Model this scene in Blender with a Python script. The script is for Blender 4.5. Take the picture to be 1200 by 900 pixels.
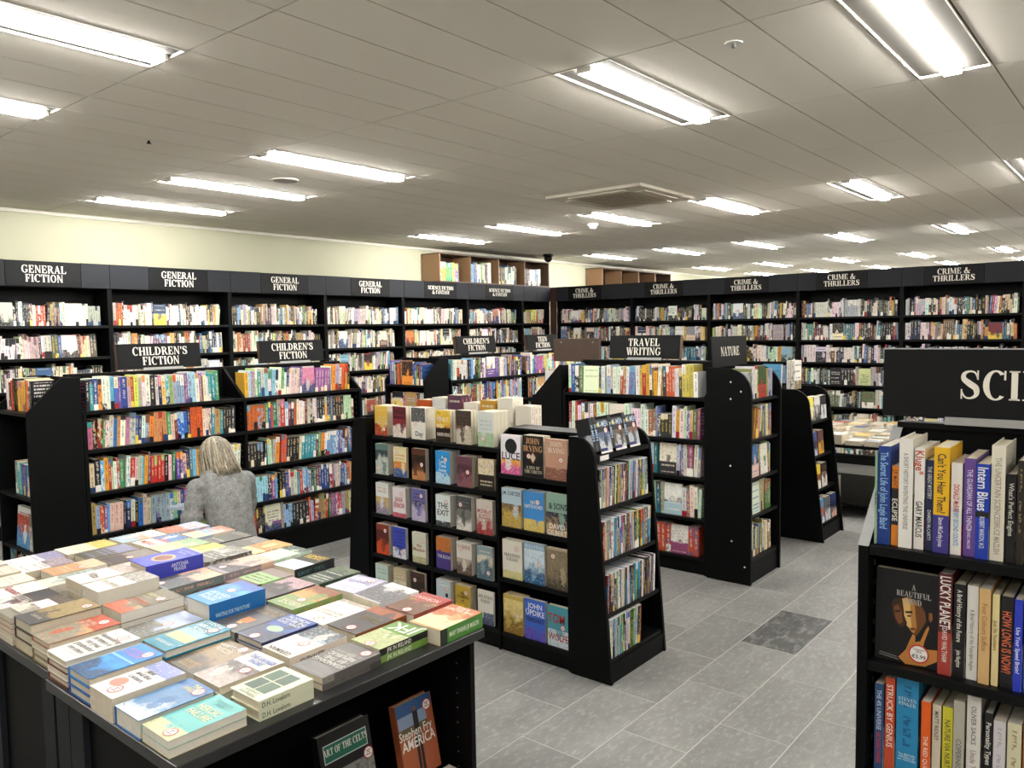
import bpy, bmesh, math, random
import numpy as np
from mathutils import Matrix, Vector

for o in list(bpy.data.objects):
    bpy.data.objects.remove(o)
SC = bpy.context.scene
COL = SC.collection
rnd = random.Random(11)

# ---------------------------------------------------------------- camera
# world: +x runs along the crime side aisle (lamp direction), +y towards the general fiction wall
YAW, PITCH, ROLL, FPX = math.radians(39.566), math.radians(3.888), math.radians(-0.896), 929.84
EYE = Vector((0, 0, 1.69))
fw = Vector((math.cos(YAW) * math.cos(PITCH), math.sin(YAW) * math.cos(PITCH), -math.sin(PITCH)))
rt = Vector((math.sin(YAW), -math.cos(YAW), 0))
up = rt.cross(fw)
r2 = rt * math.cos(ROLL) + up * math.sin(ROLL)
u2 = -rt * math.sin(ROLL) + up * math.cos(ROLL)
cam_data = bpy.data.cameras.new('camera')
cam = bpy.data.objects.new('camera', cam_data)
COL.objects.link(cam)
cam.matrix_world = Matrix(((r2.x, u2.x, -fw.x, EYE.x), (r2.y, u2.y, -fw.y, EYE.y), (r2.z, u2.z, -fw.z, EYE.z), (0, 0, 0, 1)))
cam_data.sensor_fit = 'HORIZONTAL'
cam_data.sensor_width = 36.0
cam_data.lens = 36.0 * FPX / 1200.0
cam_data.clip_start = 0.05
SC.camera = cam

# ---------------------------------------------------------------- world, exposure
W = bpy.data.worlds.new('world'); SC.world = W; W.use_nodes = True
W.node_tree.nodes['Background'].inputs[0].default_value = (0.5, 0.5, 0.5, 1)
W.node_tree.nodes['Background'].inputs[1].default_value = 0.02
SC.view_settings.view_transform = 'Standard'
SC.view_settings.look = 'None'
SC.view_settings.gamma = 1.0
SC.view_settings.use_curve_mapping = False
SC.view_settings.exposure = 0.88
LAMP_STRENGTH = 34.0
CEIL = 2.81

# ---------------------------------------------------------------- small helpers
def lin(c):
    if isinstance(c, str):
        c = c.lstrip('#'); c = [int(c[i:i + 2], 16) / 255 for i in (0, 2, 4)]
    return tuple((x / 12.92 if x <= 0.04045 else ((x + 0.055) / 1.055) ** 2.4) for x in c)

def tag(o, label=None, cat=None, group=None, kind=None):
    if label: o['label'] = label
    if cat: o['category'] = cat
    if group: o['group'] = group
    if kind: o['kind'] = kind
    return o

def empty(name, mat=None):
    o = bpy.data.objects.new(name, None); COL.objects.link(o)
    o.empty_display_size = 0.1
    if mat is not None: o.matrix_world = mat
    return o

def link(name, mesh, mats, parent=None, mat=None):
    o = bpy.data.objects.new(name, mesh); COL.objects.link(o)
    if mats is not None and len(mesh.materials) == 0:
        for m in (mats if isinstance(mats, (list, tuple)) else [mats]): mesh.materials.append(m)
    if parent is not None: o.parent = parent
    if mat is not None: o.matrix_local = mat
    return o

class MB:
    """collects polygons"""
    def __init__(s): s.v = []; s.f = []; s.m = []
    def poly(s, pts, mi=0):
        n = len(s.v); s.v += [tuple(p) for p in pts]; s.f.append(tuple(range(n, n + len(pts)))); s.m.append(mi)
    def box(s, x0, x1, y0, y1, z0, z1, mi=0):
        n = len(s.v)
        s.v += [(x0, y0, z0), (x1, y0, z0), (x1, y1, z0), (x0, y1, z0), (x0, y0, z1), (x1, y0, z1), (x1, y1, z1), (x0, y1, z1)]
        for q in ((0, 3, 2, 1), (4, 5, 6, 7), (0, 1, 5, 4), (1, 2, 6, 5), (2, 3, 7, 6), (3, 0, 4, 7)):
            s.f.append(tuple(n + i for i in q)); s.m.append(mi)
        return s
    def prism(s, prof, a0, a1, axis='x', mi=0):
        """profile of (p,q) pairs extruded along axis; axis x: (y,z); y: (x,z); z: (x,y)"""
        def P(a, p):
            return (a, p[0], p[1]) if axis == 'x' else (p[0], a, p[1]) if axis == 'y' else (p[0], p[1], a)
        n = len(s.v); k = len(prof)
        s.v += [P(a0, p) for p in prof] + [P(a1, p) for p in prof]
        s.f.append(tuple(n + i for i in range(k))); s.m.append(mi)
        s.f.append(tuple(n + k + i for i in reversed(range(k)))); s.m.append(mi)
        for i in range(k):
            j = (i + 1) % k
            s.f.append((n + i, n + k + i, n + k + j, n + j)); s.m.append(mi)
        return s
    def cyl(s, c, r, h, n=16, axis='z', mi=0, r2=None):
        r2 = r if r2 is None else r2
        def P(a, b, t):
            return {'z': (c[0] + a, c[1] + b, c[2] + t), 'y': (c[0] + a, c[1] + t, c[2] + b), 'x': (c[0] + t, c[1] + a, c[2] + b)}[axis]
        b0 = len(s.v)
        for i in range(n):
            a = 2 * math.pi * i / n; s.v.append(P(r * math.cos(a), r * math.sin(a), 0))
        for i in range(n):
            a = 2 * math.pi * i / n; s.v.append(P(r2 * math.cos(a), r2 * math.sin(a), h))
        s.f.append(tuple(b0 + i for i in reversed(range(n)))); s.m.append(mi)
        s.f.append(tuple(b0 + n + i for i in range(n))); s.m.append(mi)
        for i in range(n):
            j = (i + 1) % n; s.f.append((b0 + i, b0 + j, b0 + n + j, b0 + n + i)); s.m.append(mi)
        return s
    def mesh(s, name, mats=None, fix=True):
        me = bpy.data.meshes.new(name); me.from_pydata(s.v, [], s.f)
        for m in (mats if isinstance(mats, (list, tuple)) else [mats] if mats else []): me.materials.append(m)
        me.polygons.foreach_set('material_index', s.m)
        if fix:
            bm = bmesh.new(); bm.from_mesh(me); bmesh.ops.recalc_face_normals(bm, faces=bm.faces); bm.to_mesh(me); bm.free()
        me.update(); return me
    def build(s, name, mats, parent=None, mat=None, bevel=0.0, fix=True):
        o = link(name, s.mesh(name, mats, fix), None, parent, mat)
        if bevel:
            b = o.modifiers.new('bevel', 'BEVEL'); b.width = bevel; b.segments = 2; b.limit_method = 'ANGLE'
        return o

def boxo(name, x0, x1, y0, y1, z0, z1, m, parent=None, bevel=0.0):
    return MB().box(x0, x1, y0, y1, z0, z1).build(name, m, parent, bevel=bevel, fix=False)

# ---------------------------------------------------------------- materials
def newmat(name):
    m = bpy.data.materials.new(name); m.use_nodes = True
    nt = m.node_tree; return m, nt, nt.nodes['Principled BSDF']

def N(nt, t, **kw):
    n = nt.nodes.new(t)
    for k, v in kw.items(): setattr(n, k, v)
    return n

def math_n(nt, op, a, b=None, clamp=False):
    n = nt.nodes.new('ShaderNodeMath'); n.operation = op; n.use_clamp = clamp
    for i, x in enumerate((a, b)):
        if x is None: continue
        if isinstance(x, (int, float)): n.inputs[i].default_value = x
        else: nt.links.new(x, n.inputs[i])
    return n.outputs[0]

def mixc(nt, fac, a, b):
    n = nt.nodes.new('ShaderNodeMix'); n.data_type = 'RGBA'
    for i, x in ((0, fac), (6, a), (7, b)):
        if isinstance(x, (int, float)): n.inputs[i].default_value = x
        elif isinstance(x, tuple): n.inputs[i].default_value = tuple(x) + (1,) if len(x) == 3 else x
        else: nt.links.new(x, n.inputs[i])
    return n.outputs[2]

def plain(name, c, rough=0.5, var=0.0, scale=30.0, spec=0.5, metal=0.0, bump=0.0, coord='Object', stretch=(1, 1, 1)):
    m, nt, b = newmat(name)
    c = lin(c)
    b.inputs['Roughness'].default_value = rough; b.inputs['Metallic'].default_value = metal
    b.inputs['Specular IOR Level'].default_value = spec
    b.inputs['Base Color'].default_value = c + (1,)
    if var or bump:
        tc = N(nt, 'ShaderNodeTexCoord'); mp = N(nt, 'ShaderNodeMapping'); mp.inputs['Scale'].default_value = stretch
        nt.links.new(tc.outputs[coord], mp.inputs[0])
        no = N(nt, 'ShaderNodeTexNoise'); no.inputs['Scale'].default_value = scale; no.inputs['Detail'].default_value = 5
        nt.links.new(mp.outputs[0], no.inputs['Vector'])
        if var:
            d = tuple(max(0, x * (1 - var)) for x in c); l = tuple(min(1, x * (1 + var)) for x in c)
            nt.links.new(mixc(nt, no.outputs[0], d, l), b.inputs['Base Color'])
        if bump:
            bp = N(nt, 'ShaderNodeBump'); bp.inputs['Strength'].default_value = bump; bp.inputs['Distance'].default_value = 0.01
            nt.links.new(no.outputs[0], bp.inputs['Height']); nt.links.new(bp.outputs[0], b.inputs['Normal'])
    return m

M = {}
M['black'] = plain('black_melamine', '#08090a', 0.5, 0.25, 14, spec=0.12)
M['blackedge'] = plain('black_edge', '#0d0e0f', 0.45, spec=0.16)
M['fascia'] = plain('fascia_grey', '#222429', 0.55, 0.08, 20, spec=.2)
M['signblack'] = plain('sign_black', '#0f1012', 0.5, 0.1, 25, spec=.18)
M['letter'] = plain('letter_cream', '#f4f0e2', 0.5)
M['greystrip'] = plain('grey_strip', '#a9aaa8', 0.4, 0.12, 60)
M['edgegrey'] = plain('grey_trim_lit_edge', '#b3b4b6', 0.35, 0.1, 60)
M['wood'] = plain('brown_wood', '#4d3a2d', 0.5, 0.28, 12, stretch=(14, 14, 1))
M['wooddark'] = plain('dark_wood', '#3a2419', 0.5, 0.25, 12, stretch=(14, 14, 1))
M['woodtan'] = plain('tan_wood', '#7d5f42', 0.5, 0.2, 12, stretch=(14, 14, 1))
M['wall'] = plain('cream_wall', '#a8a791', 0.8, 0.05, 3)
M['wallgrey'] = plain('plain_wall', '#cfccc2', 0.85, 0.05, 3)
M['metal'] = plain('dull_metal', '#8d8d8c', 0.35, metal=0.8)
M['white'] = plain('white_plastic', '#e9e8e4', 0.45)
M['trimwhite'] = plain('ceiling_trim', '#d9d5cb', 0.5)
M['pages'] = plain('page_paper', '#d9cfb8', 0.8, 0.18, 220, stretch=(0.2, 0.2, 6))
M['pageswhite'] = plain('page_paper_white', '#e6e0d2', 0.8, 0.14, 220, stretch=(0.2, 0.2, 6))
M['sticker'] = plain('sticker_white', '#f7f2ec', 0.4)
M['stickred'] = plain('sticker_red', '#c4383a', 0.4)
M['price'] = plain('price_card', '#efeee8', 0.5)
def flat(c):
    k = 'ink_' + (c if isinstance(c, str) else '%02x%02x%02x' % tuple(int(x * 255) for x in c)).strip('#')
    if k not in M: M[k] = plain(k, c, 0.45)
    return M[k]

# ceiling tile: fine mineral fibre
def ceiling_mat():
    m, nt, b = newmat('ceiling_fibre')
    b.inputs['Roughness'].default_value = 0.9; b.inputs['Specular IOR Level'].default_value = 0.1
    tc = N(nt, 'ShaderNodeTexCoord'); no = N(nt, 'ShaderNodeTexNoise'); no.inputs['Scale'].default_value = 160; no.inputs['Detail'].default_value = 3
    oi = N(nt, 'ShaderNodeObjectInfo')
    nt.links.new(tc.outputs['Object'], no.inputs['Vector'])
    a, c = lin('#ece7dc'), lin('#f4efe5')
    f = math_n(nt, 'ADD', math_n(nt, 'MULTIPLY', no.outputs[0], 0.7), math_n(nt, 'MULTIPLY', oi.outputs['Random'], 0.3))
    nt.links.new(mixc(nt, f, a, c), b.inputs['Base Color'])
    return m
M['tile_ceil'] = ceiling_mat()
M['grid'] = plain('ceiling_grid', '#7d766a', 0.7)

def floor_mat(name, c0, c1, c2, dark=False):
    m, nt, b = newmat(name)
    tc = N(nt, 'ShaderNodeTexCoord'); oi = N(nt, 'ShaderNodeObjectInfo')
    add = N(nt, 'ShaderNodeVectorMath', operation='ADD'); nt.links.new(tc.outputs['Object'], add.inputs[0])
    mul = N(nt, 'ShaderNodeVectorMath', operation='SCALE'); nt.links.new(oi.outputs['Location'], mul.inputs[0]); mul.inputs['Scale'].default_value = 3.7
    nt.links.new(mul.outputs[0], add.inputs[1])
    n1 = N(nt, 'ShaderNodeTexNoise'); n1.inputs['Scale'].default_value = 6.0; n1.inputs['Detail'].default_value = 6; n1.inputs['Roughness'].default_value = 0.65
    n2 = N(nt, 'ShaderNodeTexNoise'); n2.inputs['Scale'].default_value = 45 if not dark else 26; n2.inputs['Detail'].default_value = 6; n2.inputs['Roughness'].default_value = 0.7
    mp = N(nt, 'ShaderNodeMapping'); mp.inputs['Scale'].default_value = (0.45, 1.0, 1.0); nt.links.new(add.outputs[0], mp.inputs[0])
    nt.links.new(mp.outputs[0], n1.inputs['Vector']); nt.links.new(mp.outputs[0], n2.inputs['Vector'])
    r1 = N(nt, 'ShaderNodeMapRange'); r1.inputs[1].default_value = 0.3; r1.inputs[2].default_value = 0.7; nt.links.new(n1.outputs[0], r1.inputs[0])
    col = mixc(nt, r1.outputs[0], lin(c0), lin(c1))
    r2_ = N(nt, 'ShaderNodeMapRange'); r2_.inputs[1].default_value = 0.5 if not dark else 0.48; r2_.inputs[2].default_value = 0.72 if not dark else 0.64; nt.links.new(n2.outputs[0], r2_.inputs[0])
    col = mixc(nt, math_n(nt, 'MULTIPLY', r2_.outputs[0], 0.55 if not dark else 0.7), col, lin(c2))
    hv = N(nt, 'ShaderNodeHueSaturation'); nt.links.new(col, hv.inputs['Color'])
    nt.links.new(math_n(nt, 'ADD', math_n(nt, 'MULTIPLY', oi.outputs['Random'], 0.16), 0.92), hv.inputs['Value'])
    nt.links.new(hv.outputs[0], b.inputs['Base Color'])
    nt.links.new(math_n(nt, 'ADD', math_n(nt, 'MULTIPLY', n1.outputs[0], 0.25), 0.32), b.inputs['Roughness'])
    bp = N(nt, 'ShaderNodeBump'); bp.inputs['Strength'].default_value = 0.12; bp.inputs['Distance'].default_value = 0.004
    nt.links.new(n2.outputs[0], bp.inputs['Height']); nt.links.new(bp.outputs[0], b.inputs['Normal'])
    return m
M['tile_floor'] = floor_mat('slate_tile', '#7c7c7a', '#969693', '#bcbcb8')
M['tile_dark'] = floor_mat('dark_slate_tile', '#525352', '#5f605f', '#9a9b98', True)
M['grout'] = plain('grout', '#c9c8c2', 0.9)

# printed book surfaces: three inks per book are stored on the mesh faces, layout comes from the UVs
def attr(nt, name):
    a = N(nt, 'ShaderNodeAttribute'); a.attribute_name = name; return a
def print_mat(name, spine):
    m, nt, b = newmat(name)
    A, B, C = attr(nt, 'ink_a'), attr(nt, 'ink_b'), attr(nt, 'ink_c')
    seed, style = A.outputs['Alpha'], B.outputs['Alpha']
    show = math_n(nt, 'SUBTRACT', 1.0, C.outputs['Alpha'])      # 0 where real lettering replaces the generic print
    uv = N(nt, 'ShaderNodeUVMap'); sp = N(nt, 'ShaderNodeSeparateXYZ'); nt.links.new(uv.outputs[0], sp.inputs[0])
    u, v = sp.outputs[0], sp.outputs[1]
    def vec(x, y, z):
        c = N(nt, 'ShaderNodeCombineXYZ')
        for i, q in enumerate((x, y, z)):
            if isinstance(q, (int, float)): c.inputs[i].default_value = q
            else: nt.links.new(q, c.inputs[i])
        return c.outputs[0]
    def noise(vc, s, d=2):
        n = N(nt, 'ShaderNodeTexNoise'); n.inputs['Scale'].default_value = s; n.inputs['Detail'].default_value = d
        nt.links.new(vc, n.inputs['Vector']); return n.outputs[0]
    def mul(a, c): return math_n(nt, 'MULTIPLY', a, c)
    def gt(a, c): return math_n(nt, 'GREATER_THAN', a, c)
    def lt(a, c): return math_n(nt, 'LESS_THAN', a, c)
    def frac(k): return math_n(nt, 'FRACT', mul(seed, k))
    s100 = mul(seed, 91.7)
    if spine:
        mark = noise(vec(mul(u, 3.0), mul(v, 46), s100), 1.0, 2)
        m1 = mul(mul(gt(u, 0.32), lt(u, 0.68)), gt(mark, 0.5))
        top = math_n(nt, 'ADD', mul(frac(13.1), 0.25), 0.6)
        low = math_n(nt, 'ADD', mul(frac(7.7), 0.2), 0.12)
        m1 = mul(m1, mul(lt(v, 0.92), gt(v, low)))
        gap = math_n(nt, 'ABSOLUTE', math_n(nt, 'SUBTRACT', v, math_n(nt, 'SUBTRACT', top, 0.1)))
        m1 = mul(mul(m1, gt(gap, 0.035)), show)
        band = mul(mul(gt(v, top), gt(frac(3.3), 0.66)), show)
        band2 = mul(mul(lt(v, low), gt(frac(5.1), 0.7)), show)
        col = mixc(nt, band, A.outputs['Color'], C.outputs['Color'])
        col = mixc(nt, band2, col, B.outputs['Color'])
        col = mixc(nt, mul(m1, 0.72), col, B.outputs['Color'])
        pic = noise(vec(mul(u, 1.5), mul(v, 7), s100), 1.0, 3)
        pm = mul(mul(gt(frac(11.9), 0.72), gt(pic, 0.55)), show)
        col = mixc(nt, mul(pm, 0.7), col, C.outputs['Color'])
    else:
        p1 = noise(vec(mul(u, 2.4), mul(v, 3.4), s100), 1.0, 5)
        p2 = noise(vec(mul(u, 6), mul(v, 9), math_n(nt, 'ADD', s100, 31.3)), 1.0, 4)
        p3 = noise(vec(mul(u, 30), mul(v, 44), s100), 1.0, 3)
        def ramp(x, lo, hi):
            r = N(nt, 'ShaderNodeMapRange'); r.inputs[1].default_value = lo; r.inputs[2].default_value = hi; nt.links.new(x, r.inputs[0]); return r.outputs[0]
        def sub(a, c): return math_n(nt, 'SUBTRACT', a, c)
        # a ragged skyline between two inks
        hz = sub(math_n(nt, 'ADD', v, mul(sub(p1, 0.5), 0.9)), math_n(nt, 'ADD', mul(frac(5.3), 0.35), 0.2))
        pic = mixc(nt, ramp(hz, -0.06, 0.1), B.outputs['Color'], C.outputs['Color'])
        # a figure or object standing in it
        du = math_n(nt, 'DIVIDE', sub(u, math_n(nt, 'ADD', mul(frac(17.3), 0.5), 0.25)), 0.16)
        dv = math_n(nt, 'DIVIDE', sub(v, math_n(nt, 'ADD', mul(frac(23.9), 0.2), 0.25)), 0.24)
        dd = math_n(nt, 'ADD', math_n(nt, 'ADD', mul(du, du), mul(dv, dv)), mul(sub(p2, 0.5), 3.2))
        pic = mixc(nt, mul(lt(dd, 0.75), 0.8), pic, A.outputs['Color'])
        p4 = noise(vec(mul(u, 13), mul(v, 19), math_n(nt, 'ADD', s100, 7.7)), 1.0, 3)
        pic = mixc(nt, mul(ramp(p4, 0.56, 0.64), 0.45), pic, A.outputs['Color'])
        pic = mixc(nt, mul(ramp(p4, 0.42, 0.36), 0.4), pic, C.outputs['Color'])
        hs = N(nt, 'ShaderNodeHueSaturation'); nt.links.new(pic, hs.inputs['Color'])
        nt.links.new(math_n(nt, 'ADD', 0.55, mul(math_n(nt, 'ADD', p2, mul(p3, 0.8)), 0.5)), hs.inputs['Value'])
        pic = hs.outputs[0]
        lines = math_n(nt, 'FRACT', mul(v, 9.0))
        tn = noise(vec(mul(u, 22), math_n(nt, 'FLOOR', mul(v, 9.0)), s100), 1.0, 1)
        tm = mul(mul(gt(lines, 0.3), lt(lines, 0.78)), gt(tn, 0.47))
        ln = noise(vec(3.3, math_n(nt, 'FLOOR', mul(v, 9.0)), s100), 1.7, 0)
        tm = mul(tm, gt(ln, 0.47))
        tm = mul(tm, mul(gt(u, 0.12), lt(u, 0.88)))
        tm = mul(mul(tm, mul(gt(v, 0.06), lt(v, 0.94))), show)
        low = lt(v, style)                                   # picture below the style value ...
        high = gt(v, math_n(nt, 'SUBTRACT', style, 1.0))     # ... or, for values above one, above it
        big = gt(style, 1.0)
        pmask = math_n(nt, 'ADD', mul(low, math_n(nt, 'SUBTRACT', 1.0, big)), mul(high, big))
        text = mixc(nt, mul(tm, 0.85), A.outputs['Color'], C.outputs['Color'])
        col = mixc(nt, pmask, text, pic)
    nt.links.new(col, b.inputs['Base Color'])
    b.inputs['Roughness'].default_value = 0.38
    b.inputs['Specular IOR Level'].default_value = 0.45
    return m
M['cover'] = print_mat('printed_cover', False)
M['spine'] = print_mat('printed_spine', True)
# ---------------------------------------------------------------- lettering
# bold roman capitals for the shop signs: every glyph is a list of polygons in a cap height of 1
S_, T_, SF, ST = 0.19, 0.07, 0.06, 0.05
def _rect(x0, y0, x1, y1): return [(x0, y0), (x1, y0), (x1, y1), (x0, y1)]
def _stem(x, w=S_, y0=0.0, y1=1.0, bot=True, top=True):
    r = [_rect(x, y0, x + w, y1)]
    if bot: r.append(_rect(x - SF, y0, x + w + SF, y0 + ST))
    if top: r.append(_rect(x - SF, y1 - ST, x + w + SF, y1))
    return r
def _ring(cx, cy, rx, ry, a0, a1, th, tn, n=18):
    out = []
    for i in range(n):
        p = math.radians(a0 + (a1 - a0) * i / n); q = math.radians(a0 + (a1 - a0) * (i + 1) / n)
        o = lambda a: (cx + rx * math.cos(a), cy + ry * math.sin(a))
        k = lambda a: (cx + (rx - th) * math.cos(a), cy + (ry - tn) * math.sin(a))
        out.append([o(p), o(q), k(q), k(p)])
    return out
def _diag(x0, y0, x1, y1, w): return [[(x0, y0), (x0 + w, y0), (x1 + w, y1), (x1, y1)]]
def _stroke(pts, ws):
    L = []
    for i, p in enumerate(pts):
        a = pts[max(i - 1, 0)]; b = pts[min(i + 1, len(pts) - 1)]
        dx, dy = b[0] - a[0], b[1] - a[1]; d = math.hypot(dx, dy) or 1
        L.append((p[0] - dy / d * ws[i] / 2, p[1] + dx / d * ws[i] / 2, p[0] + dy / d * ws[i] / 2, p[1] - dx / d * ws[i] / 2))
    return [[L[i][:2], L[i + 1][:2], L[i + 1][2:], L[i][2:]] for i in range(len(L) - 1)]
def _curve(ctrl, n=28):
    out = []
    c = [ctrl[0]] + ctrl + [ctrl[-1]]
    m = len(ctrl) - 1
    for k in range(n + 1):
        t = k / n * m; i = min(int(t), m - 1); f = t - i
        p0, p1, p2, p3 = c[i], c[i + 1], c[i + 2], c[i + 3]
        out.append(tuple(0.5 * (2 * p1[j] + (p2[j] - p0[j]) * f + (2 * p0[j] - 5 * p1[j] + 4 * p2[j] - p3[j]) * f * f + (3 * p1[j] - p0[j] - 3 * p2[j] + p3[j]) * f ** 3) for j in range(len(p1))))
    return out
def _arms(x0, x1, top=True, mid=False, bot=True):
    r = []
    if top: r += [_rect(x0, 1 - T_, x1, 1), [(x1 - 0.05, 0.72), (x1, 0.72), (x1, 1), (x1 - 0.13, 1)]]
    if bot: r += [_rect(x0, 0, x1 + 0.02, T_), [(x1 - 0.11, 0), (x1 + 0.02, 0), (x1 + 0.05, 0.3), (x1, 0.3)]]
    if mid: r += [_rect(x0, 0.5 - T_ / 2, x1 - 0.14, 0.5 + T_ / 2), _rect(x1 - 0.18, 0.36, x1 - 0.13, 0.64)]
    return r
def glyph(ch):
    g = []
    if ch == 'I': return _stem(.08), .35
    if ch == 'L': return _stem(.08) + _arms(.1, .62, False), .69
    if ch == 'E': return _stem(.08) + _arms(.1, .62, True, True), .70
    if ch == 'F': return _stem(.08) + _arms(.1, .60, True, True, False), .66
    if ch == 'T':
        return _stem(.28, top=False) + [_rect(.03, 1 - T_, .72, 1), [(.03, .7), (.08, .7), (.16, 1), (.03, 1)], [(.67, .7), (.72, .7), (.72, 1), (.59, 1)]], .75
    if ch == 'H': return _stem(.08) + _stem(.56) + [_rect(.1, .5 - T_ / 2, .7, .5 + T_ / 2)], .83
    if ch == 'N': return _stem(.10, T_) + _stem(.62, T_, bot=False) + [[(.02, 1), (.24, 1), (.70, 0), (.58, 0)]], .80
    if ch == 'M': return _stem(.09, T_) + _stem(.74, S_) + [[(.05, 1), (.27, 1), (.54, .12), (.46, 0)], [(.46, 0), (.54, .12), (.82, 1), (.74, 1)]], 1.02
    if ch == 'U': return _stem(.08, bot=False, y0=.3) + _stem(.60, T_, bot=False, y0=.3) + _ring(.375, .34, .295, .36, 180, 360, .13, .1), .78
    if ch == 'V': return _diag(.36, 0, .03, 1, S_ + .02) + _diag(.42, 0, .66, 1, T_) + [_rect(-.02, 1 - ST, .31, 1), _rect(.56, 1 - ST, .83, 1)], .80
    if ch == 'W': return _diag(.27, 0, .03, 1, S_) + _diag(.33, 0, .50, 1, T_) + _diag(.66, 0, .42, 1, S_) + _diag(.74, 0, .93, 1, T_) + [_rect(-.02, 1 - ST, .29, 1), _rect(.83, 1 - ST, 1.09, 1), _rect(.36, 1 - ST, .66, 1)], 1.07
    if ch == 'A': return _diag(.07, 0, .34, 1, T_) + _diag(.54, 0, .30, 1, S_ - .02) + [_rect(.2, .3, .58, .3 + T_), _rect(0, 0, .24, ST), _rect(.46, 0, .80, ST)], .80
    if ch == 'Y': return _stem(.27, y1=.45, top=False) + _diag(.27, .42, .0, 1, S_ + .02) + _diag(.38, .42, .62, 1, T_) + [_rect(-.03, 1 - ST, .27, 1), _rect(.53, 1 - ST, .78, 1)], .76
    if ch == 'X': return _diag(.52, 0, .04, 1, S_) + _diag(.05, 0, .58, 1, T_) + [_rect(-.01, 1 - ST, .3, 1), _rect(.46, 1 - ST, .74, 1), _rect(0, 0, .24, ST), _rect(.45, 0, .77, ST)], .78
    if ch == 'K': return _stem(.08) + _diag(.25, .4, .58, 1, T_ + .01) + _diag(.56, 0, .30, .55, S_) + [_rect(.48, 1 - ST, .76, 1), _rect(.48, 0, .82, ST)], .82
    if ch == 'Z': return _diag(.04, 0, .45, 1, S_) + [_rect(.05, 1 - T_, .64, 1), _rect(.04, 0, .66, T_), _rect(.05, .75, .1, 1), _rect(.61, 0, .66, .28)], .70
    if ch == 'J': return _stem(.22, bot=False, y0=.2) + _ring(.2, .21, .21, .23, 180, 360, .15, .09), .5
    if ch == 'O': return _ring(.40, .5, .37, .52, 0, 360, .19, .06, 28), .80
    if ch == 'Q': return _ring(.40, .5, .37, .52, 0, 360, .19, .06, 28) + _diag(.6, -.2, .35, .1, .15), .80
    if ch == 'C': return _ring(.42, .5, .38, .52, 48, 312, .19, .06, 24) + [_rect(.66, .68, .72, 1)], .76
    if ch == 'G': return _ring(.42, .5, .38, .52, 48, 312, .19, .06, 24) + [_rect(.66, .68, .72, 1)] + [_rect(.57, .1, .76, .44), _rect(.48, .40, .82, .45)], .85
    if ch == 'D': return _stem(.08) + _ring(.30, .5, .46, .5, -90, 90, .20, .07, 20), .82
    if ch == 'P': return _stem(.08) + _ring(.30, .73, .34, .27, -90, 90, .17, .06, 14), .68
    if ch == 'R': return _stem(.08) + _ring(.30, .73, .34, .27, -90, 90, .17, .06, 14) + _diag(.58, 0, .32, .48, S_) + [_rect(.58, 0, .84, ST)], .80
    if ch == 'B': return _stem(.08) + _ring(.30, .74, .31, .26, -90, 90, .16, .06, 14) + _ring(.30, .26, .36, .27, -90, 90, .18, .06, 14), .72
    if ch == 'S':
        c = _curve([(.55, .74, .05), (.47, .92, .06), (.30, .965, .065), (.14, .88, .12), (.13, .70, .17), (.32, .53, .21), (.50, .38, .2), (.52, .16, .14), (.36, .035, .07), (.17, .07, .06), (.06, .28, .05)], 40)
        return _stroke([p[:2] for p in c], [p[2] for p in c]) + [_rect(.53, .68, .58, 1), _rect(.04, 0, .09, .34)], .64
    if ch == '&':
        c = _curve([(.86, .5, .05), (.72, .2, .08), (.46, .03, .09), (.2, .06, .14), (.12, .28, .2), (.3, .52, .12), (.52, .72, .08), (.48, .93, .07), (.34, .92, .13), (.32, .72, .17), (.5, .38, .19), (.78, .06, .18), (.95, .04, .06)], 52)
        return _stroke([p[:2] for p in c], [p[2] for p in c]) + [_rect(.7, .48, .98, .53)], 1.0
    if ch == "'": return [[(.06, .98), (.22, .98), (.16, .62), (.10, .62)]], .27
    if ch == ' ': return [], .3
    return [_rect(.1, .4, .3, .6)], .4

def serif_layout(s):
    if s != s.upper(): return sans_layout(s)
    polys = []; x = 0.0
    for ch in s:
        g, a = glyph(ch)
        polys += [[(px + x, py) for px, py in p] for p in g]; x += a + 0.035
    return polys, x - 0.035

_font_cache = {}
def sans_layout(s):
    """outline of a string in the built-in font, as triangles/polygons in a height where capitals are about 1"""
    if s in _font_cache: return _font_cache[s]
    cu = bpy.data.curves.new('lettering', 'FONT'); cu.body = s; cu.resolution_u = 2; cu.size = 1.45; cu.offset = 0.02
    ob = bpy.data.objects.new('lettering', cu)
    me = bpy.data.meshes.new_from_object(ob)
    vs = [(v.co.x, v.co.y) for v in me.vertices]
    polys = [[vs[i] for i in p.vertices] for p in me.polygons]
    bpy.data.objects.remove(ob); bpy.data.curves.remove(cu); bpy.data.meshes.remove(me)
    w = max([v[0] for v in vs], default=1)
    _font_cache[s] = (polys, w); return polys, w

def text_polys(lines, boxw, boxh, serif=False, gap=0.28, align='c', maxh=None, stretch=1.0):
    """lines fitted into boxw x boxh (centred at 0,0), returns polygons"""
    lay = [(serif_layout if serif else sans_layout)(l) for l in lines]
    n = len(lines); wmax = max(l[1] for l in lay)
    h = min(boxh / (n + gap * (n - 1)), boxw / wmax)
    if maxh: h = min(h, maxh)
    tot = h * (n + gap * (n - 1)); out = []
    sy = max(1.0, min(stretch, boxh / tot))
    for i, (polys, w) in enumerate(lay):
        y = tot / 2 - h - i * h * (1 + gap); x0 = -w * h / 2 if align == 'c' else -boxw / 2
        out += [[(px * h + x0, (py * h + y) * sy) for px, py in p] for p in polys]
    return out

def text_mesh(polys, fn, mat, name='lettering'):
    mb = MB()
    for p in polys: mb.poly([fn(a, b) for a, b in p])
    return mb.mesh(name, mat, fix=False)
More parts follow.
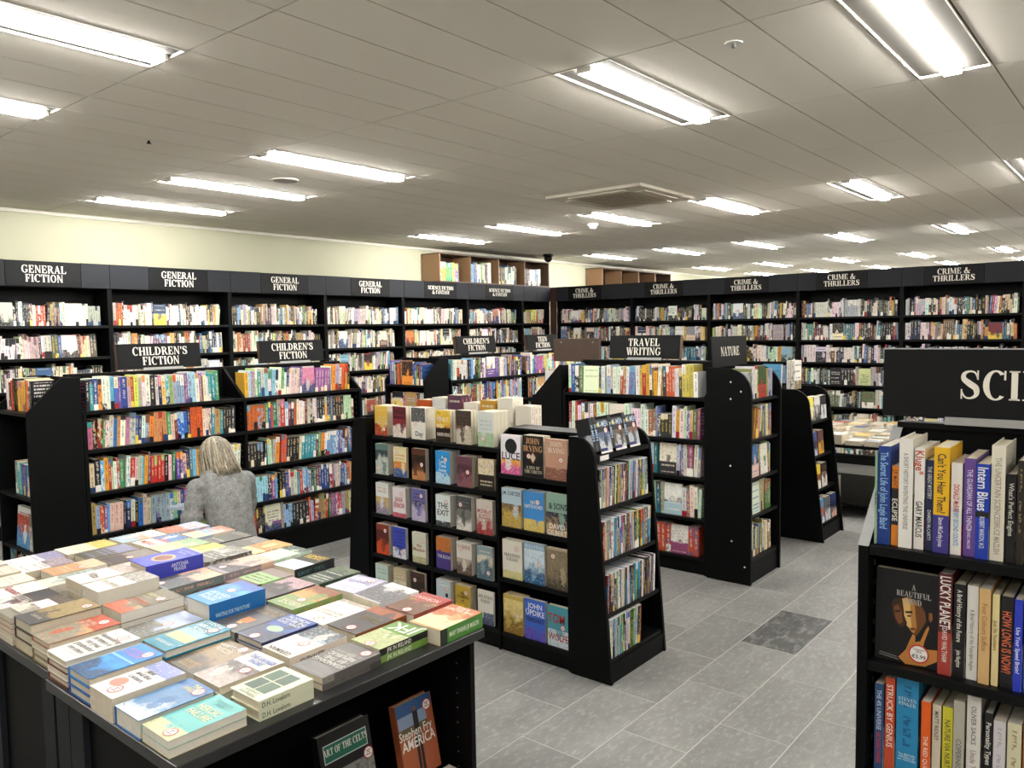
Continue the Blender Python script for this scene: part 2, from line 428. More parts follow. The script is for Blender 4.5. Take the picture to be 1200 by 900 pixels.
# ---------------------------------------------------------------- books
def set_inks(me, A, B, C, kinds=None):
    n = len(me.polygons)
    for nm, c in (('ink_a', A), ('ink_b', B), ('ink_c', C)):
        at = me.attributes.new(nm, 'FLOAT_COLOR', 'FACE')
        arr = np.asarray(c, dtype=np.float32)
        if arr.ndim == 1: arr = np.tile(arr, (n, 1))
        at.data.foreach_set('color', arr.ravel())

def cover_mesh(w, h, t, ov, inks, seed, style, hard, plain_=0.0):
    """wrap-round cover, front on -y, spine on -x; ov = thickness of the board"""
    c = ov
    prof = [(0, 0), (w, 0), (w, c), (c, c), (c, t - c), (w, t - c), (w, t), (0, t)]
    v = [(x, y, 0) for x, y in prof] + [(x, y, h) for x, y in prof]
    f = []; mi = []; uv = []
    def add(ix, m, uvs): f.append(ix); mi.append(m); uv.extend(uvs)
    add((0, 1, 9, 8), 0, [(0, 0), (1, 0), (1, 1), (0, 1)])                      # front
    add((6, 7, 15, 14), 0, [(0, 0), (1, 0), (1, 1), (0, 1)])                    # back
    add((7, 0, 8, 15), 1, [(0, 0), (1, 0), (1, 1), (0, 1)])                     # spine
    for a, b in ((1, 2), (2, 3), (3, 4), (4, 5), (5, 6)):
        add((a, b, b + 8, a + 8), 1, [(.02, .02)] * 4)
    for q in ((0, 3, 2, 1), (0, 7, 4, 3), (7, 6, 5, 4)):
        add(q, 1, [(.02, .02)] * 4); add(tuple(i + 8 for i in reversed(q)), 1, [(.02, .02)] * 4)
    me = bpy.data.meshes.new('book_cover'); me.from_pydata(v, [], f)
    me.materials.append(M['cover']); me.materials.append(M['spine'])
    me.polygons.foreach_set('material_index', mi)
    l = me.uv_layers.new(name='UVMap'); l.data.foreach_set('uv', np.array(uv, dtype=np.float32).ravel())
    a, b, cc = [lin(x) for x in inks]
    set_inks(me, a + (seed,), b + (style,), cc + (plain_,))
    me.update(); return me

_pages = {}
def pages_mesh(w, h, t, c, inset):
    k = (round(w, 3), round(h, 3), round(t, 3), round(c, 4), inset)
    if k not in _pages:
        mb = MB(); g = 0.0002
        mb.box(c + g, w - inset, c + g, t - c - g, inset, h - inset)
        _pages[k] = mb.mesh('page_block', M['pages'] if rnd.random() < .7 else M['pageswhite'], fix=False)
    return _pages[k]

def spine_box_mesh(w, h, t, inks, seed, style=0.0):
    """simple shelf book: spine on -x"""
    v = [(0, 0, 0), (w, 0, 0), (w, t, 0), (0, t, 0), (0, 0, h), (w, 0, h), (w, t, h), (0, t, h)]
    f = [(0, 1, 5, 4), (2, 3, 7, 6), (3, 0, 4, 7), (1, 2, 6, 5), (0, 3, 2, 1), (4, 5, 6, 7)]
    me = bpy.data.meshes.new('book'); me.from_pydata(v, [], f)
    for m in (M['cover'], M['spine'], M['pages']): me.materials.append(m)
    me.polygons.foreach_set('material_index', [0, 0, 1, 2, 2, 2])
    l = me.uv_layers.new(name='UVMap'); l.data.foreach_set('uv', np.tile(np.array([(0, 0), (1, 0), (1, 1), (0, 1)], dtype=np.float32), (6, 1)).ravel())
    a, b, c = [lin(x) for x in inks]
    set_inks(me, a + (seed,), b + (style,), c + (0.0,))
    me.update(); return me

_stick = {}
def sticker_mesh(r, lines=True):
    k = (round(r, 4), lines)
    if k not in _stick:
        mb = MB(); n = 20
        P = lambda a, q, y: (q * math.cos(a), y, q * math.sin(a))
        for i in range(n):
            a, b = 2 * math.pi * i / n, 2 * math.pi * (i + 1) / n
            mb.poly([P(a, r * .84, 0), P(b, r * .84, 0), P(b, r, 0), P(a, r, 0)], 1)
        mb.poly([P(2 * math.pi * i / n, r * .84, 0) for i in range(n)], 0)
        for s, wd in () if not lines else ((.35, .45), (.05, .3), (-.3, .55)):
            mb.poly([(-wd * r, -.0002, (s - .08) * r), (wd * r, -.0002, (s - .08) * r), (wd * r, -.0002, (s + .08) * r), (-wd * r, -.0002, (s + .08) * r)], 2)
        me = mb.mesh('price_sticker', [M['sticker'], M['stickred'], flat('#8a6a68')], fix=False)
        _stick[k] = me
    return _stick[k]

def book(mat, w, h, t, inks, style=0.4, label='', group=None, hard=False, sticker=None, titles=(), spine_text=None, seed=None, name='book', cat='book', patches=(), plain_=False):
    """a full book at matrix mat: cover (root) with page block, sticker and lettering as parts.
    titles: (lines, cx, cy, bw, bh, colour, serif) in fractions of the front; patches: (x0,x1,y0,y1,colour)"""
    seed = rnd.random() if seed is None else seed
    c = 0.0022 if hard else 0.0007
    if name == 'book': name = 'hardback' if hard else 'paperback'
    o = link(name, cover_mesh(w, h, t, c, inks, seed, style, hard, 1.0 if (spine_text or plain_) else 0.6 if titles else 0.0), None)
    o.matrix_world = mat
    tag(o, label, cat, group)
    link('page_block', pages_mesh(w, h, t, c, 0.004 if hard else 0.001), None, o)
    y = -0.0003
    for x0, x1, y0, y1, colr in patches:
        mb = MB()
        if isinstance(x0, str):                       # an ellipse: ('e', cx, cy, rx, ...) packed as ('e', cx, (cy, rx, ry), None, colour)
            cx, (cy, rx, ry) = x1, y0
            mb.poly([((cx + rx * math.cos(k * math.pi / 10)) * w, y, (cy + ry * math.sin(k * math.pi / 10)) * h) for k in range(20)])
        else:
            mb.poly([(x0 * w, y, y0 * h), (x1 * w, y, y0 * h), (x1 * w, y, y1 * h), (x0 * w, y, y1 * h)])
        link('printed_panel', mb.mesh('printed_panel', flat(colr), fix=False), None, o)
        y -= 0.00008
    for lines, cx, cy, bw, bh, colr, serif in titles:
        polys = text_polys(lines, min(.92, bw * 1.12) * w, bh * 1.25 * h, serif, stretch=1.35)
        link('title', text_mesh(polys, lambda a, b: (cx * w + a, -0.0009, cy * h + b), flat(colr), 'title'), None, o)
    if sticker:
        s = link('price_sticker', sticker_mesh(sticker[2] if len(sticker) > 2 else 0.017), None, o)
        s.location = (sticker[0] * w, -0.0012, sticker[1] * h)
    if spine_text:
        for lines, cz, ln, colr, hh in spine_text:
            polys = text_polys(lines, ln * h, t * hh, False, gap=.15, stretch=1.9)
            link('title', text_mesh(polys, lambda a, b: (-0.0005, t / 2 - b, cz * h - a), flat(colr), 'title'), None, o)
    return o

NAMES = [('white', '#f2efe8'), ('cream', '#e6dcbf'), ('black', '#1a1a1d'), ('grey', '#8b8b8b'), ('red', '#c0292f'), ('dark red', '#6e1c22'), ('orange', '#e07a2c'), ('yellow', '#f0ce3c'),
         ('green', '#4f9a4a'), ('dark green', '#21472f'), ('teal', '#2c8f97'), ('light blue', '#86bfe0'), ('blue', '#2f66c0'), ('navy', '#1c2750'), ('purple', '#6d4596'), ('pink', '#dc7fa4'), ('brown', '#6d472e'), ('tan', '#bd9565')]
def cname(c):
    a = lin(c); return min(NAMES, key=lambda n: sum((x ** .45 - y ** .45) ** 2 for x, y in zip(a, lin(n[1]))))[0]
ORD = ['first', 'second', 'third', 'fourth', 'fifth', 'sixth', 'seventh', 'eighth', 'ninth', 'tenth', 'eleventh', 'twelfth']
def ordn(i):
    if i < 12: return ORD[i]
    n = i + 1; return '%d%s' % (n, 'th' if 10 <= n % 100 <= 20 else {1: 'st', 2: 'nd', 3: 'rd'}.get(n % 10, 'th'))

PAL = {
 'fiction': ['#f0ece2'] * 8 + ['#e3dac3'] * 6 + ['#1b1b1e'] * 4 + ['#c9c4b4'] * 2 + ['#b9b7b0', '#8a8781', '#6b5f4a', '#3c4a5e', '#3f6890', '#86b0ca', '#a84a38', '#c98a4a', '#dccb78', '#a7b08a', '#55745e', '#7a5a66', '#5b4034', '#b8966f', '#cdb7aa', '#26314f'],
 'crime': ['#efece6'] * 8 + ['#1a1a1d'] * 8 + ['#dcd8cb'] * 5 + ['#c6c6c4', '#b0b0ac', '#8d8f93', '#53555a', '#a03034', '#7a2a2c', '#c9aa4a', '#dcd29a', '#4a6f98', '#86aec6', '#3f8088', '#26304d', '#667a5a', '#b8784a', '#74543a'],
 'child': ['#f2eee4'] * 4 + ['#1b1c22'] * 4 + ['#e6dcc0'] * 2 + ['#c83a30', '#d9652e', '#eaa03a', '#f0d464', '#a5c46a', '#4a9460', '#3a9c9c', '#6fbbe0', '#3a74c8', '#2b4a96', '#1e2a5a', '#6f559c', '#9a5a98', '#cf7a9a', '#8b5a3a', '#c69a62', '#b7d6e8', '#9fb9d0', '#d3ddb8', '#7b2a34', '#5d7d9a', '#b9b2a4'],
 'travel': ['#f2efe6'] * 9 + ['#e6dfc8'] * 3 + ['#b8d2e0', '#6fa7cf', '#2e6aa8', '#2b6b7a', '#d8a83a', '#ecc75a', '#c95a3a', '#b23a40', '#a9bd8a', '#5f7d4f', '#3a3d40', '#8a6a48', '#d0b894', '#9a5a78', '#7a8fc0'],
 'nature': ['#efeadb'] * 3 + ['#d9c98a', '#b59a55', '#8f9a4a', '#4f7a3a', '#2f5a34', '#e7dcc0', '#b5402f', '#6a86b0', '#3a6fa8', '#9a6a3a', '#c9c6ba', '#2a2a28'],
 'dvd': ['#1c1c20'] * 4 + ['#dcdcdc', '#b9bcc2', '#8b2a26', '#b5432a', '#2a59b5', '#2a8fc0', '#5fa03a', '#d0a53a', '#6d4630', '#8d6a4a', '#c9b99a', '#4a3a6a', '#7a7f86', '#e8e4da', '#93b8cc'],
}
CONTR = ['#f6f2e8', '#141416', '#e8c84a', '#c9342e', '#2b55a0', '#f0e6c8']
def inks_for(pal):
    a = rnd.choice(PAL[pal])
    la = sum(lin(a)) / 3
    b = rnd.choice(['#f6f2e8', '#f0d24a', '#f4e3c0', '#f6f2e8'] if la < .25 else ['#17171a', '#a02428', '#23406e', '#17171a'])
    c = rnd.choice(PAL[pal])
    # slight jitter of the base
    a = tuple(min(1, max(0, int(a.lstrip('#')[i:i + 2], 16) / 255 * rnd.uniform(.88, 1.06))) for i in (0, 2, 4))
    return a, b, c

RZ90 = Matrix.Rotation(math.pi / 2, 4, 'Z')
def spine_row(frame, x0, x1, z, depth0, pal, hmean, hvar, tmean, tvar, emit, lean=0.0, full=1.0, face=0.06, wbook=0.125, back_lean=0.0, runs=0.0, hmax=.222):
    """fills one shelf with books; emit(i, matrix, w, h, t, inks, faceout, style) is called for each"""
    x = x0; i = 0; end = x0 + (x1 - x0) * full
    run = 0; keep = None; keeph = None; lean_now = 0
    while True:
        if rnd.random() < face and x + wbook + .01 < end and i > 0:
            h = min(hmax - .004, hmean * rnd.uniform(.98, 1.1)); w = wbook * rnd.uniform(.95, 1.08); t = rnd.uniform(.012, .03)
            if x + w > end: break
            inks = inks_for(pal)
            m = frame @ Matrix.Translation((x + .001, depth0, z + .0402 * t)) @ Matrix.Rotation(-.04, 4, 'X')
            emit(i, m, w, h, t, inks, True, rnd.choice([0.0, .35, .55, .7, 1.4, .95])); x += w + .003; i += 1
            continue
        if run > 0: run -= 1; inks = keep; h = keeph; t = keept
        else:
            h = hmean * (1 + rnd.gauss(0, hvar)); t = max(.007, rnd.gauss(tmean, tvar)); inks = inks_for(pal)
            if rnd.random() < .1: h *= 1.13
            h = max(hmean * .78, min(hmean * 1.22, h, hmax))
            if rnd.random() < runs: run = rnd.randint(1, 4); keep, keeph, keept = inks, h, t
        prev = lean_now
        if rnd.random() < .12: lean_now = rnd.choice([0, 0, lean, lean * .5, -lean * .3])
        a = lean_now
        if prev > a and i > 0: x += (math.sin(prev) - math.sin(a)) * h * .9
        foot = t / math.cos(a) + .0008
        if x + foot + max(0, math.sin(a)) * h > end: break
        # spine towards the aisle; leaning turns the book about its lower edge
        m = frame @ Matrix.Translation((x, depth0 + rnd.uniform(0, .006), z + (t * math.sin(a) if a > 0 else 0.0))) @ Matrix.Rotation(a, 4, 'Y') @ Matrix.Rotation(-back_lean, 4, 'X') @ Matrix.Translation((t, 0, 0)) @ RZ90
        emit(i, m, wbook * rnd.uniform(.93, 1.06), h, t, inks, False, 0.0)
        x += foot; i += 1
        if rnd.random() < .015: x += rnd.uniform(.005, .02)

class Stuff:
    """many far books joined into one mesh (too many and too small to pick apart)"""
    def __init__(s): s.V = []; s.uv = []; s.A = []; s.B = []; s.C = []; s.mi = []; s.F = []; s.n = 0
    def add(s, m, w, h, t, inks, faceout, style):
        v = [(0, 0, 0), (w, 0, 0), (w, t, 0), (0, t, 0), (0, 0, h), (w, 0, h), (w, t, h), (0, t, h)]
        s.V += [tuple(m @ Vector(p)) for p in v]
        for q, mi in (((0, 1, 5, 4), 0), ((2, 3, 7, 6), 0), ((3, 0, 4, 7), 1), ((1, 2, 6, 5), 2), ((0, 3, 2, 1), 2), ((4, 5, 6, 7), 2)):
            s.F.append(tuple(s.n + i for i in q)); s.mi.append(mi); s.uv += [(0, 0), (1, 0), (1, 1), (0, 1)]
        s.n += 8
        a, b, c = [lin(x) for x in inks]; sd = rnd.random()
        s.A += [a + (sd,)] * 6; s.B += [b + (style,)] * 6; s.C += [c + (0.0,)] * 6
    def build(s, name, label, cat):
        me = bpy.data.meshes.new(name); me.from_pydata(s.V, [], s.F)
        for m in (M['cover'], M['spine'], M['pages']): me.materials.append(m)
        me.polygons.foreach_set('material_index', s.mi)
        l = me.uv_layers.new(name='UVMap'); l.data.foreach_set('uv', np.array(s.uv, dtype=np.float32).ravel())
        set_inks(me, s.A, s.B, s.C); me.update()
        return tag(link(name, me, None), label, cat, kind='stuff')

def single_emit(where, group, name='book', cat='book'):
    """emit() that links each book as an object of its own"""
    def emit(i, m, w, h, t, inks, faceout, style):
        me = spine_box_mesh(w, h, t, inks, rnd.random(), style)
        o = link(name, me, None); o.matrix_world = m
        sz = 'thin' if t < .013 else 'thick' if t > .026 else 'slim' if t < .018 else 'medium'
        look = ('face-out %s %s' % (cname(inks[0]), cat)) if faceout else '%s %s %s' % (sz, cname(inks[0]), cat)
        tag(o, '%s, %s from left, %s' % (look, ordn(i), where), cat, group)
    return emit
# ---------------------------------------------------------------- room shell
X0, X1, Y0, Y1 = -5.0, 18.6, -4.2, 7.75
fl = boxo('floor', X0, X1, Y0, Y1, -0.12, -0.0007, M['grout']); tag(fl, kind='structure')
ce = boxo('ceiling', X0, X1, Y0, Y1, CEIL + 0.02, CEIL + 0.1, M['grid']); tag(ce, kind='structure')
tag(boxo('wall_left', X0, X1, Y1, Y1 + .1, -0.1, CEIL + .1, M['wall']), kind='structure')
tag(boxo('wall_far', X1, X1 + .1, Y0, Y1, -0.1, CEIL + .1, M['wallgrey']), kind='structure')
tag(boxo('wall_right', X0, X1, Y0 - .1, Y0, -0.1, CEIL + .1, M['wallgrey']), kind='structure')
tag(boxo('wall_back', X0 - .1, X0, Y0, Y1, -0.1, CEIL + .1, M['wallgrey']), kind='structure')
tag(boxo('trim_1', X0, X1, Y1 - .02, Y1 - .0005, CEIL - .03, CEIL - .002, M['trimwhite']), kind='structure')

# floor tiles 600 x 300, rows along x, half bond
g = 0.0045
tile_me = MB().box(g / 2, .6 - g / 2, g / 2, .3 - g / 2, -0.0006, 0.0).mesh('floor_tile', M['tile_floor'], fix=False)
tile_dk = MB().box(g / 2, .6 - g / 2, g / 2, .3 - g / 2, -0.0006, 0.0).mesh('floor_tile', M['tile_dark'], fix=False)
rest = MB()
ty0 = 1.724 - .3 * 20; n_single = 0
k = 0
while ty0 + .3 * k < Y1 - .29:
    y = ty0 + .3 * k
    row_i = round((y - 1.424) / .3)
    off = 3.38 + (.3 if row_i % 2 else 0)
    x = off - .6 * math.ceil((off - X0) / .6) + .6
    while x + .6 < X1:
        cxp, cyp = x + .3, y + .15
        vis = (2.3 < cxp < 5.6 and 0.5 < cyp < 3.2 and cyp < 2.6 - .0 * cxp) or (5.6 <= cxp < 7.9 and 0.9 < cyp < 2.5) or (3.2 < cxp < 5.2 and 3.2 <= cyp < 5.2) or (1.9 < cxp < 3.4 and 2.5 < cyp < 3.2)
        dark = (abs(x - 3.98) < .02 and abs(y - 1.424) < .02) 
        if vis and n_single < 300:
            o = link('floor_tile', tile_dk if dark else tile_me, None, fl); o.location = (x, y, 0); n_single += 1
        elif y > Y0:
            rest.box(x + g / 2, x + .6 - g / 2, y + g / 2, y + .3 - g / 2, -0.0006, 0.0)
        x += .6
    k += 1
tag(rest.build('floor_tiling', M['tile_floor'], fl, fix=False), kind='stuff')

# ceiling planks 1200 x 300 and recessed lamps
GX, GY = 2.878, 2.122
lamps = [(2.878, y) for y in (0.622, 1.822, 4.222, 5.422, 6.622)] + [(6.478, y) for y in (-.578, .622, 1.822, 3.022, 4.222, 5.422, 6.622)] \
      + [(10.078, y) for y in (-1.778, -.578, .622, 1.822, 3.022, 4.222, 5.422, 6.622)] + [(13.678, y) for y in (-.578, .622, 1.822, 3.022, 4.222, 5.422, 6.622)] + [(16.078, y) for y in (1.822, 3.022, 4.222, 5.422, 6.622)] \
      + [(.478, y) for y in (3.022, 4.222, 5.422)] + [(-.722, y) for y in (.622, -1.778)] + [(-3.122, y) for y in (-.578, 1.822, 4.222)] + [(2.878, -1.778), (6.478, -2.978)]
# snap the rows to the 300 mm grid
lamps = [(x, GY + .3 * round((y - GY) / .3)) for x, y in lamps]
lampset = {(round(x, 2), round(y, 2)) for x, y in lamps}
gap = 0.007
plank = MB().box(gap / 2, 1.2 - gap / 2, gap / 2, .3 - gap / 2, CEIL, CEIL + .018).mesh('ceiling_tile', M['tile_ceil'], fix=False)
restc = MB(); ns = 0
cands = []
i0 = math.ceil((X0 - GX) / 1.2); j0 = math.ceil((Y0 - GY) / .3)
for i in range(i0, 20):
    for j in range(j0, 40):
        x, y = GX + 1.2 * i, GY + .3 * j
        if x + 1.2 > X1 + .01 or y + .3 > Y1 + .3: continue
        if (round(x, 2), round(y, 2)) in lampset: continue
        w = min(.3, Y1 - y)
        if w < .02: continue
        c = Vector((x + .6, y + .15, CEIL)) - EYE
        d = c.dot(fw); vis = d > .3 and abs(c.dot(r2) / d) < .72 and c.dot(u2) / d < .52
        area = 1.0 / (d ** 3) if vis else 0
        cands.append((area, x, y, w))
cands.sort(reverse=True)
for n, (a, x, y, w) in enumerate(cands):
    if a > 0 and n < 300 and w > .295:
        o = link('ceiling_tile', plank, None, ce); o.location = (x, y, 0)
    else:
        restc.box(x + gap / 2, x + 1.2 - gap / 2, y + gap / 2, y + w - gap / 2, CEIL, CEIL + .018)
tag(restc.build('ceiling_tiling', M['tile_ceil'], ce, fix=False), kind='stuff')

# lamp: recessed pan with a slim opal tube
def emis(name, c, s):
    m, nt, b = newmat(name); b.inputs['Base Color'].default_value = (1, 1, 1, 1)
    b.inputs['Emission Color'].default_value = c + (1,); b.inputs['Emission Strength'].default_value = s; return m
M['lamp'] = emis('lamp_diffuser', (1.0, .97, .92), LAMP_STRENGTH)
M['pan'] = plain('lamp_pan', '#3d3b37', 0.8, spec=.05)
mb = MB()
z = CEIL + .006
mb.box(.004, 1.196, .004, .296, z, z + .005)
rim = MB(); rim.box(.004, .010, .004, .296, CEIL - .003, z); rim.box(1.190, 1.196, .004, .296, CEIL - .003, z)
rim.box(.010, 1.190, .004, .010, CEIL - .003, z); rim.box(.010, 1.190, .290, .296, CEIL - .003, z)
rim_me = rim.mesh('frame', M['trimwhite'], fix=False)
pan_me = mb.mesh('pan', M['pan'], fix=False)
DROP = .025
M['lampside'] = emis('lamp_side_boost', (1.0, .97, .92), LAMP_STRENGTH * 2.9)  # sides glow stronger than the bottom, added to brighten the ceiling
mb = MB(); y0_, y1_, zb, zt = .116, .184, z - .0005 - DROP, z - .0005
mb.poly([(.035, y0_, zb), (.035, y1_, zb), (1.165, y1_, zb), (1.165, y0_, zb)], 0)
mb.poly([(.035, y0_, zt), (1.165, y0_, zt), (1.165, y1_, zt), (.035, y1_, zt)], 0)
for ya in (y0_, y1_): mb.poly([(.035, ya, zb), (1.165, ya, zb), (1.165, ya, zt), (.035, ya, zt)], 1)
for xa in (.035, 1.165): mb.poly([(xa, y0_, zb), (xa, y1_, zb), (xa, y1_, zt), (xa, y0_, zt)], 0)
dif_me = mb.mesh('diffuser', [M['lamp'], M['lampside']])
cap_me = MB().box(0, .013, .116, .184, z - .025, z - .0005).mesh('end_cap', M['trimwhite'], fix=False)
LROW = {2.88: 'near row', 6.48: 'second row', 10.08: 'third row', 13.68: 'fourth row', 16.08: 'farthest row', .48: 'row over the front table', -.72: 'row behind the camera', -3.12: 'backmost row'}
for x, y in lamps:
    r = empty('ceiling_lamp', Matrix.Translation((x, y, 0)))
    nth = sorted([b for a, b in lamps if abs(a - x) < .01], reverse=True).index(y)
    tag(r, 'white strip lamp, %s from the cream wall, %s' % (ordn(nth), LROW[round(x, 2)]), 'ceiling lamp', 'strip lamps in the ceiling')
    link('pan', pan_me, None, r); link('frame', rim_me, None, r); link('diffuser', dif_me, None, r); 
    for q in (.0215, 1.1655): link('end_cap', cap_me, None, r).location = (q, 0, 0)

# ceiling fittings
r = empty('air_conditioner', Matrix.Translation((5.87, 3.62, CEIL)))
tag(r, 'square ceiling cassette air conditioner with a dark grille between the lamps', 'air conditioner')
mb = MB(); mb.prism([(-.46, -.46), (.46, -.46), (.46, .46), (-.46, .46)], -.028, -.001, 'z'); mb.build('casing', plain('ac_casing', '#d9d2c3', .6), r, bevel=.006)
gm = plain('ac_grille', '#a39a8a', .6)
pg = boxo('grille', -.27, .27, -.27, .27, -.034, -.0285, gm, r)
for q in range(9):
    boxo('slat', -.25, .25, -.24 + q * .058, -.225 + q * .058, -.039, -.0345, gm, pg)
for a in range(4):
    o = boxo('flap', -.27, .27, .31, .39, -.036, -.0285, plain('ac_flap', '#cfc7b6', .5), r); o.rotation_euler.z = a * math.pi / 2
r = empty('smoke_detector', Matrix.Translation((7.17, 4.77, CEIL))); tag(r, 'small white smoke detector on the ceiling near the middle lamps', 'smoke detector')
MB().cyl((0, 0, -.02), .055, .02, 20).build('base', M['white'], r); MB().cyl((0, 0, -.055), .032, .035, 20, r2=.045).build('head', M['white'], r)
r = empty('ceiling_speaker', Matrix.Translation((3.5, 5.01, CEIL))); tag(r, 'flat round speaker grille in the ceiling between two lamps', 'speaker')
MB().cyl((0, 0, -.006), .1, .006, 28).build('rim', M['tile_ceil'], r); MB().cyl((0, 0, -.009), .085, .003, 28).build('grille', plain('spk_grille', '#9c958a', .6), r)
for x, y, l in ((3.055, 1.36, 'small round sprinkler head in the ceiling beside the nearest lamp'), (13.5, 4.08, 'tiny far sprinkler head beyond the crime shelves')):
    r = empty('sprinkler_head', Matrix.Translation((x, y, CEIL))); tag(r, l, 'sprinkler')
    MB().cyl((0, 0, -.005), .034, .005, 20).build('rose', M['white'], r); MB().cyl((0, 0, -.02), .008, .015, 10).build('nozzle', M['metal'], r)
r = empty('ceiling_hook', Matrix.Translation((2.27, 4.56, CEIL))); tag(r, 'tiny dark hook clipped to the ceiling joint', 'hook')
MB().cyl((0, 0, -.012), .007, .012, 8).build('clip', M['black'], r); MB().box(-.012, .012, -.003, .003, -.018, -.012).build('bar', M['black'], r)
r = empty('dome_camera', Matrix.Translation((9.57, 7.17, CEIL))); tag(r, 'black dome security camera on the ceiling by the wooden crate shelf', 'camera')
MB().cyl((0, 0, -.03), .075, .03, 20).build('base', M['black'], r)
bm = bmesh.new(); bmesh.ops.create_uvsphere(bm, u_segments=18, v_segments=10, radius=.062); me = bpy.data.meshes.new('dome'); bm.to_mesh(me); bm.free()
o = link('dome', me, plain('dome_glass', '#0b0b0d', .1), r); o.location = (0, 0, -.058)
# ---------------------------------------------------------------- shop furniture
def frame_at(x, y, facing):
    """local x runs to the right as the shopper sees it, local y goes into the shelf. facing '-x' or '-y' """
    rz = {'-y': 0.0, '-x': -math.pi / 2, '+y': math.pi, '+x': math.pi / 2}[facing]
    return Matrix.Translation((x, y, 0)) @ Matrix.Rotation(rz, 4, 'Z')

def section_sign(frame, cx, y, z0, w, h, lines, label, tilt=0.12, wood=True, thick=.045, size=.72, strip=True, group='section signs', blank=False, depth_edge=None):
    """board leaning back, lettering proud of it"""
    r = empty('section_sign', frame @ Matrix.Translation((cx, y, z0)) @ Matrix.Rotation(-tilt, 4, 'X'))
    tag(r, label, 'sign', group)
    boxo('board', -w / 2, w / 2, 0, .008, 0, h, M['signblack'], r, bevel=.001)
    if wood: boxo('backing', -w / 2, w / 2, .0085, thick, 0.0, h, M['wood'] if depth_edge is None else depth_edge, r)
    if not blank:
        polys = text_polys(lines, w * .8, h * size, True, gap=.2)
        link('lettering', text_mesh(polys, lambda a, b: (a, -.0012, h * .5 + b), M['letter']), None, r)
    if strip: boxo('label_strip', -w * .22, w * .26, -.005, -.0005, -.012, .006, M['greystrip'], r)
    return r

def gondola(frame, L, D, zs, uprights, label, top=1.44, knee=1.22, double=True, group='free-standing bookcases', shelf_t=.022, endpanel=(True, True), peg=True):
    """straight run with sloped side panels; uprights = x positions; zs = list of shelf heights (per bay list of lists allowed)"""
    r = empty('bookcase', frame); tag(r, label, 'bookcase', group)
    DD = 2 * D if double else D
    prof = [(0.0, 0.0), (0.0, knee), (D - .012, top), (D + .012 if double else D, top)]
    if double: prof += [(DD, knee), (DD, 0.0)]
    else: prof += [(D, 0.0)]
    for x in uprights:
        MB().prism([(p[0], p[1]) for p in prof], x - .011, x + .011, 'x').build('side_panel', M['black'], r, bevel=.0015)
    boxo('back_panel', .011, L - .011, D - .008, D + .008, .09, top - .002, M['black'], r)
    boxo('top_cap', .011, L - .011, D - .02, D + .02, top - .0018, top + .012, M['blackedge'], r)
    for a, b in zip(uprights[:-1], uprights[1:]):
        boxo('plinth', a + .0112, b - .0112, .015, .03, 0.0, zs[-1] - shelf_t - .0005, M['black'], r)
        if double: boxo('plinth', a + .0112, b - .0112, DD - .03, DD - .015, 0.0, zs[-1] - shelf_t - .0005, M['black'], r)
        for z in zs:
            boxo('shelf', a + .0112, b - .0112, .002, D - .0085, z - shelf_t, z - .0002, M['blackedge'], r, bevel=.0012)
            if double: boxo('shelf', a + .0112, b - .0112, D + .0085, DD - .002, z - shelf_t, z - .0002, M['blackedge'], r)
        if peg:
            mb = MB()
            for s in (a + .0113, b - .0123):
                for q in range(22):
                    mb.box(s, s + .001, .045, .051, .25 + q * .045, .262 + q * .045)
            mb.build('slot_strip', M['metal'], r, fix=False)
    return r

def endcap(frame, Wd, prof, zs, label, setback, group='end-of-aisle display bookcases', shelf_t=.02, bolts=()):
    """end unit: two shaped side panels (profile y,z), shelves, back and plinth. setback(z) = shelf front y"""
    r = empty('end_bookcase', frame); tag(r, label, 'bookcase', group)
    D = max(p[0] for p in prof)
    for x in (0.0, Wd - .02):
        MB().prism(prof, x, x + .02, 'x').build('side_panel', M['black'], r, bevel=.0015)
    zt = max(p[1] for p in prof)
    boxo('back_panel', .0202, Wd - .0202, D - .012, D - .0005, 0.0, zt - .004, M['black'], r)
    boxo('plinth', .0202, Wd - .0202, setback(0) + .004, setback(0) + .02, 0.0, zs[-1] - shelf_t - .0005, M['black'], r)
    for z in zs:
        boxo('shelf', .0202, Wd - .0202, setback(z) + .003, D - .0125, z - shelf_t, z - .0002, M['blackedge'], r, bevel=.001)
    for x, y, z in bolts:
        MB().cyl((x, y, z), .006, .002, 10, 'x').build('screw', M['white'], r)
    return r

def round_prof(D, H, r0, base=0.0, topf=0.0):
    """upright front with a big round shoulder; the front goes from base(at floor) to topf (below the shoulder)"""
    p = [(D, 0.0), (base, 0.0), (topf, H - r0)]
    for k in range(1, 9):
        a = math.pi - k * math.pi / 16
        p.append((topf + r0 + r0 * math.cos(a), H - r0 + r0 * math.sin(a)))
    p.append((D, H)); return p

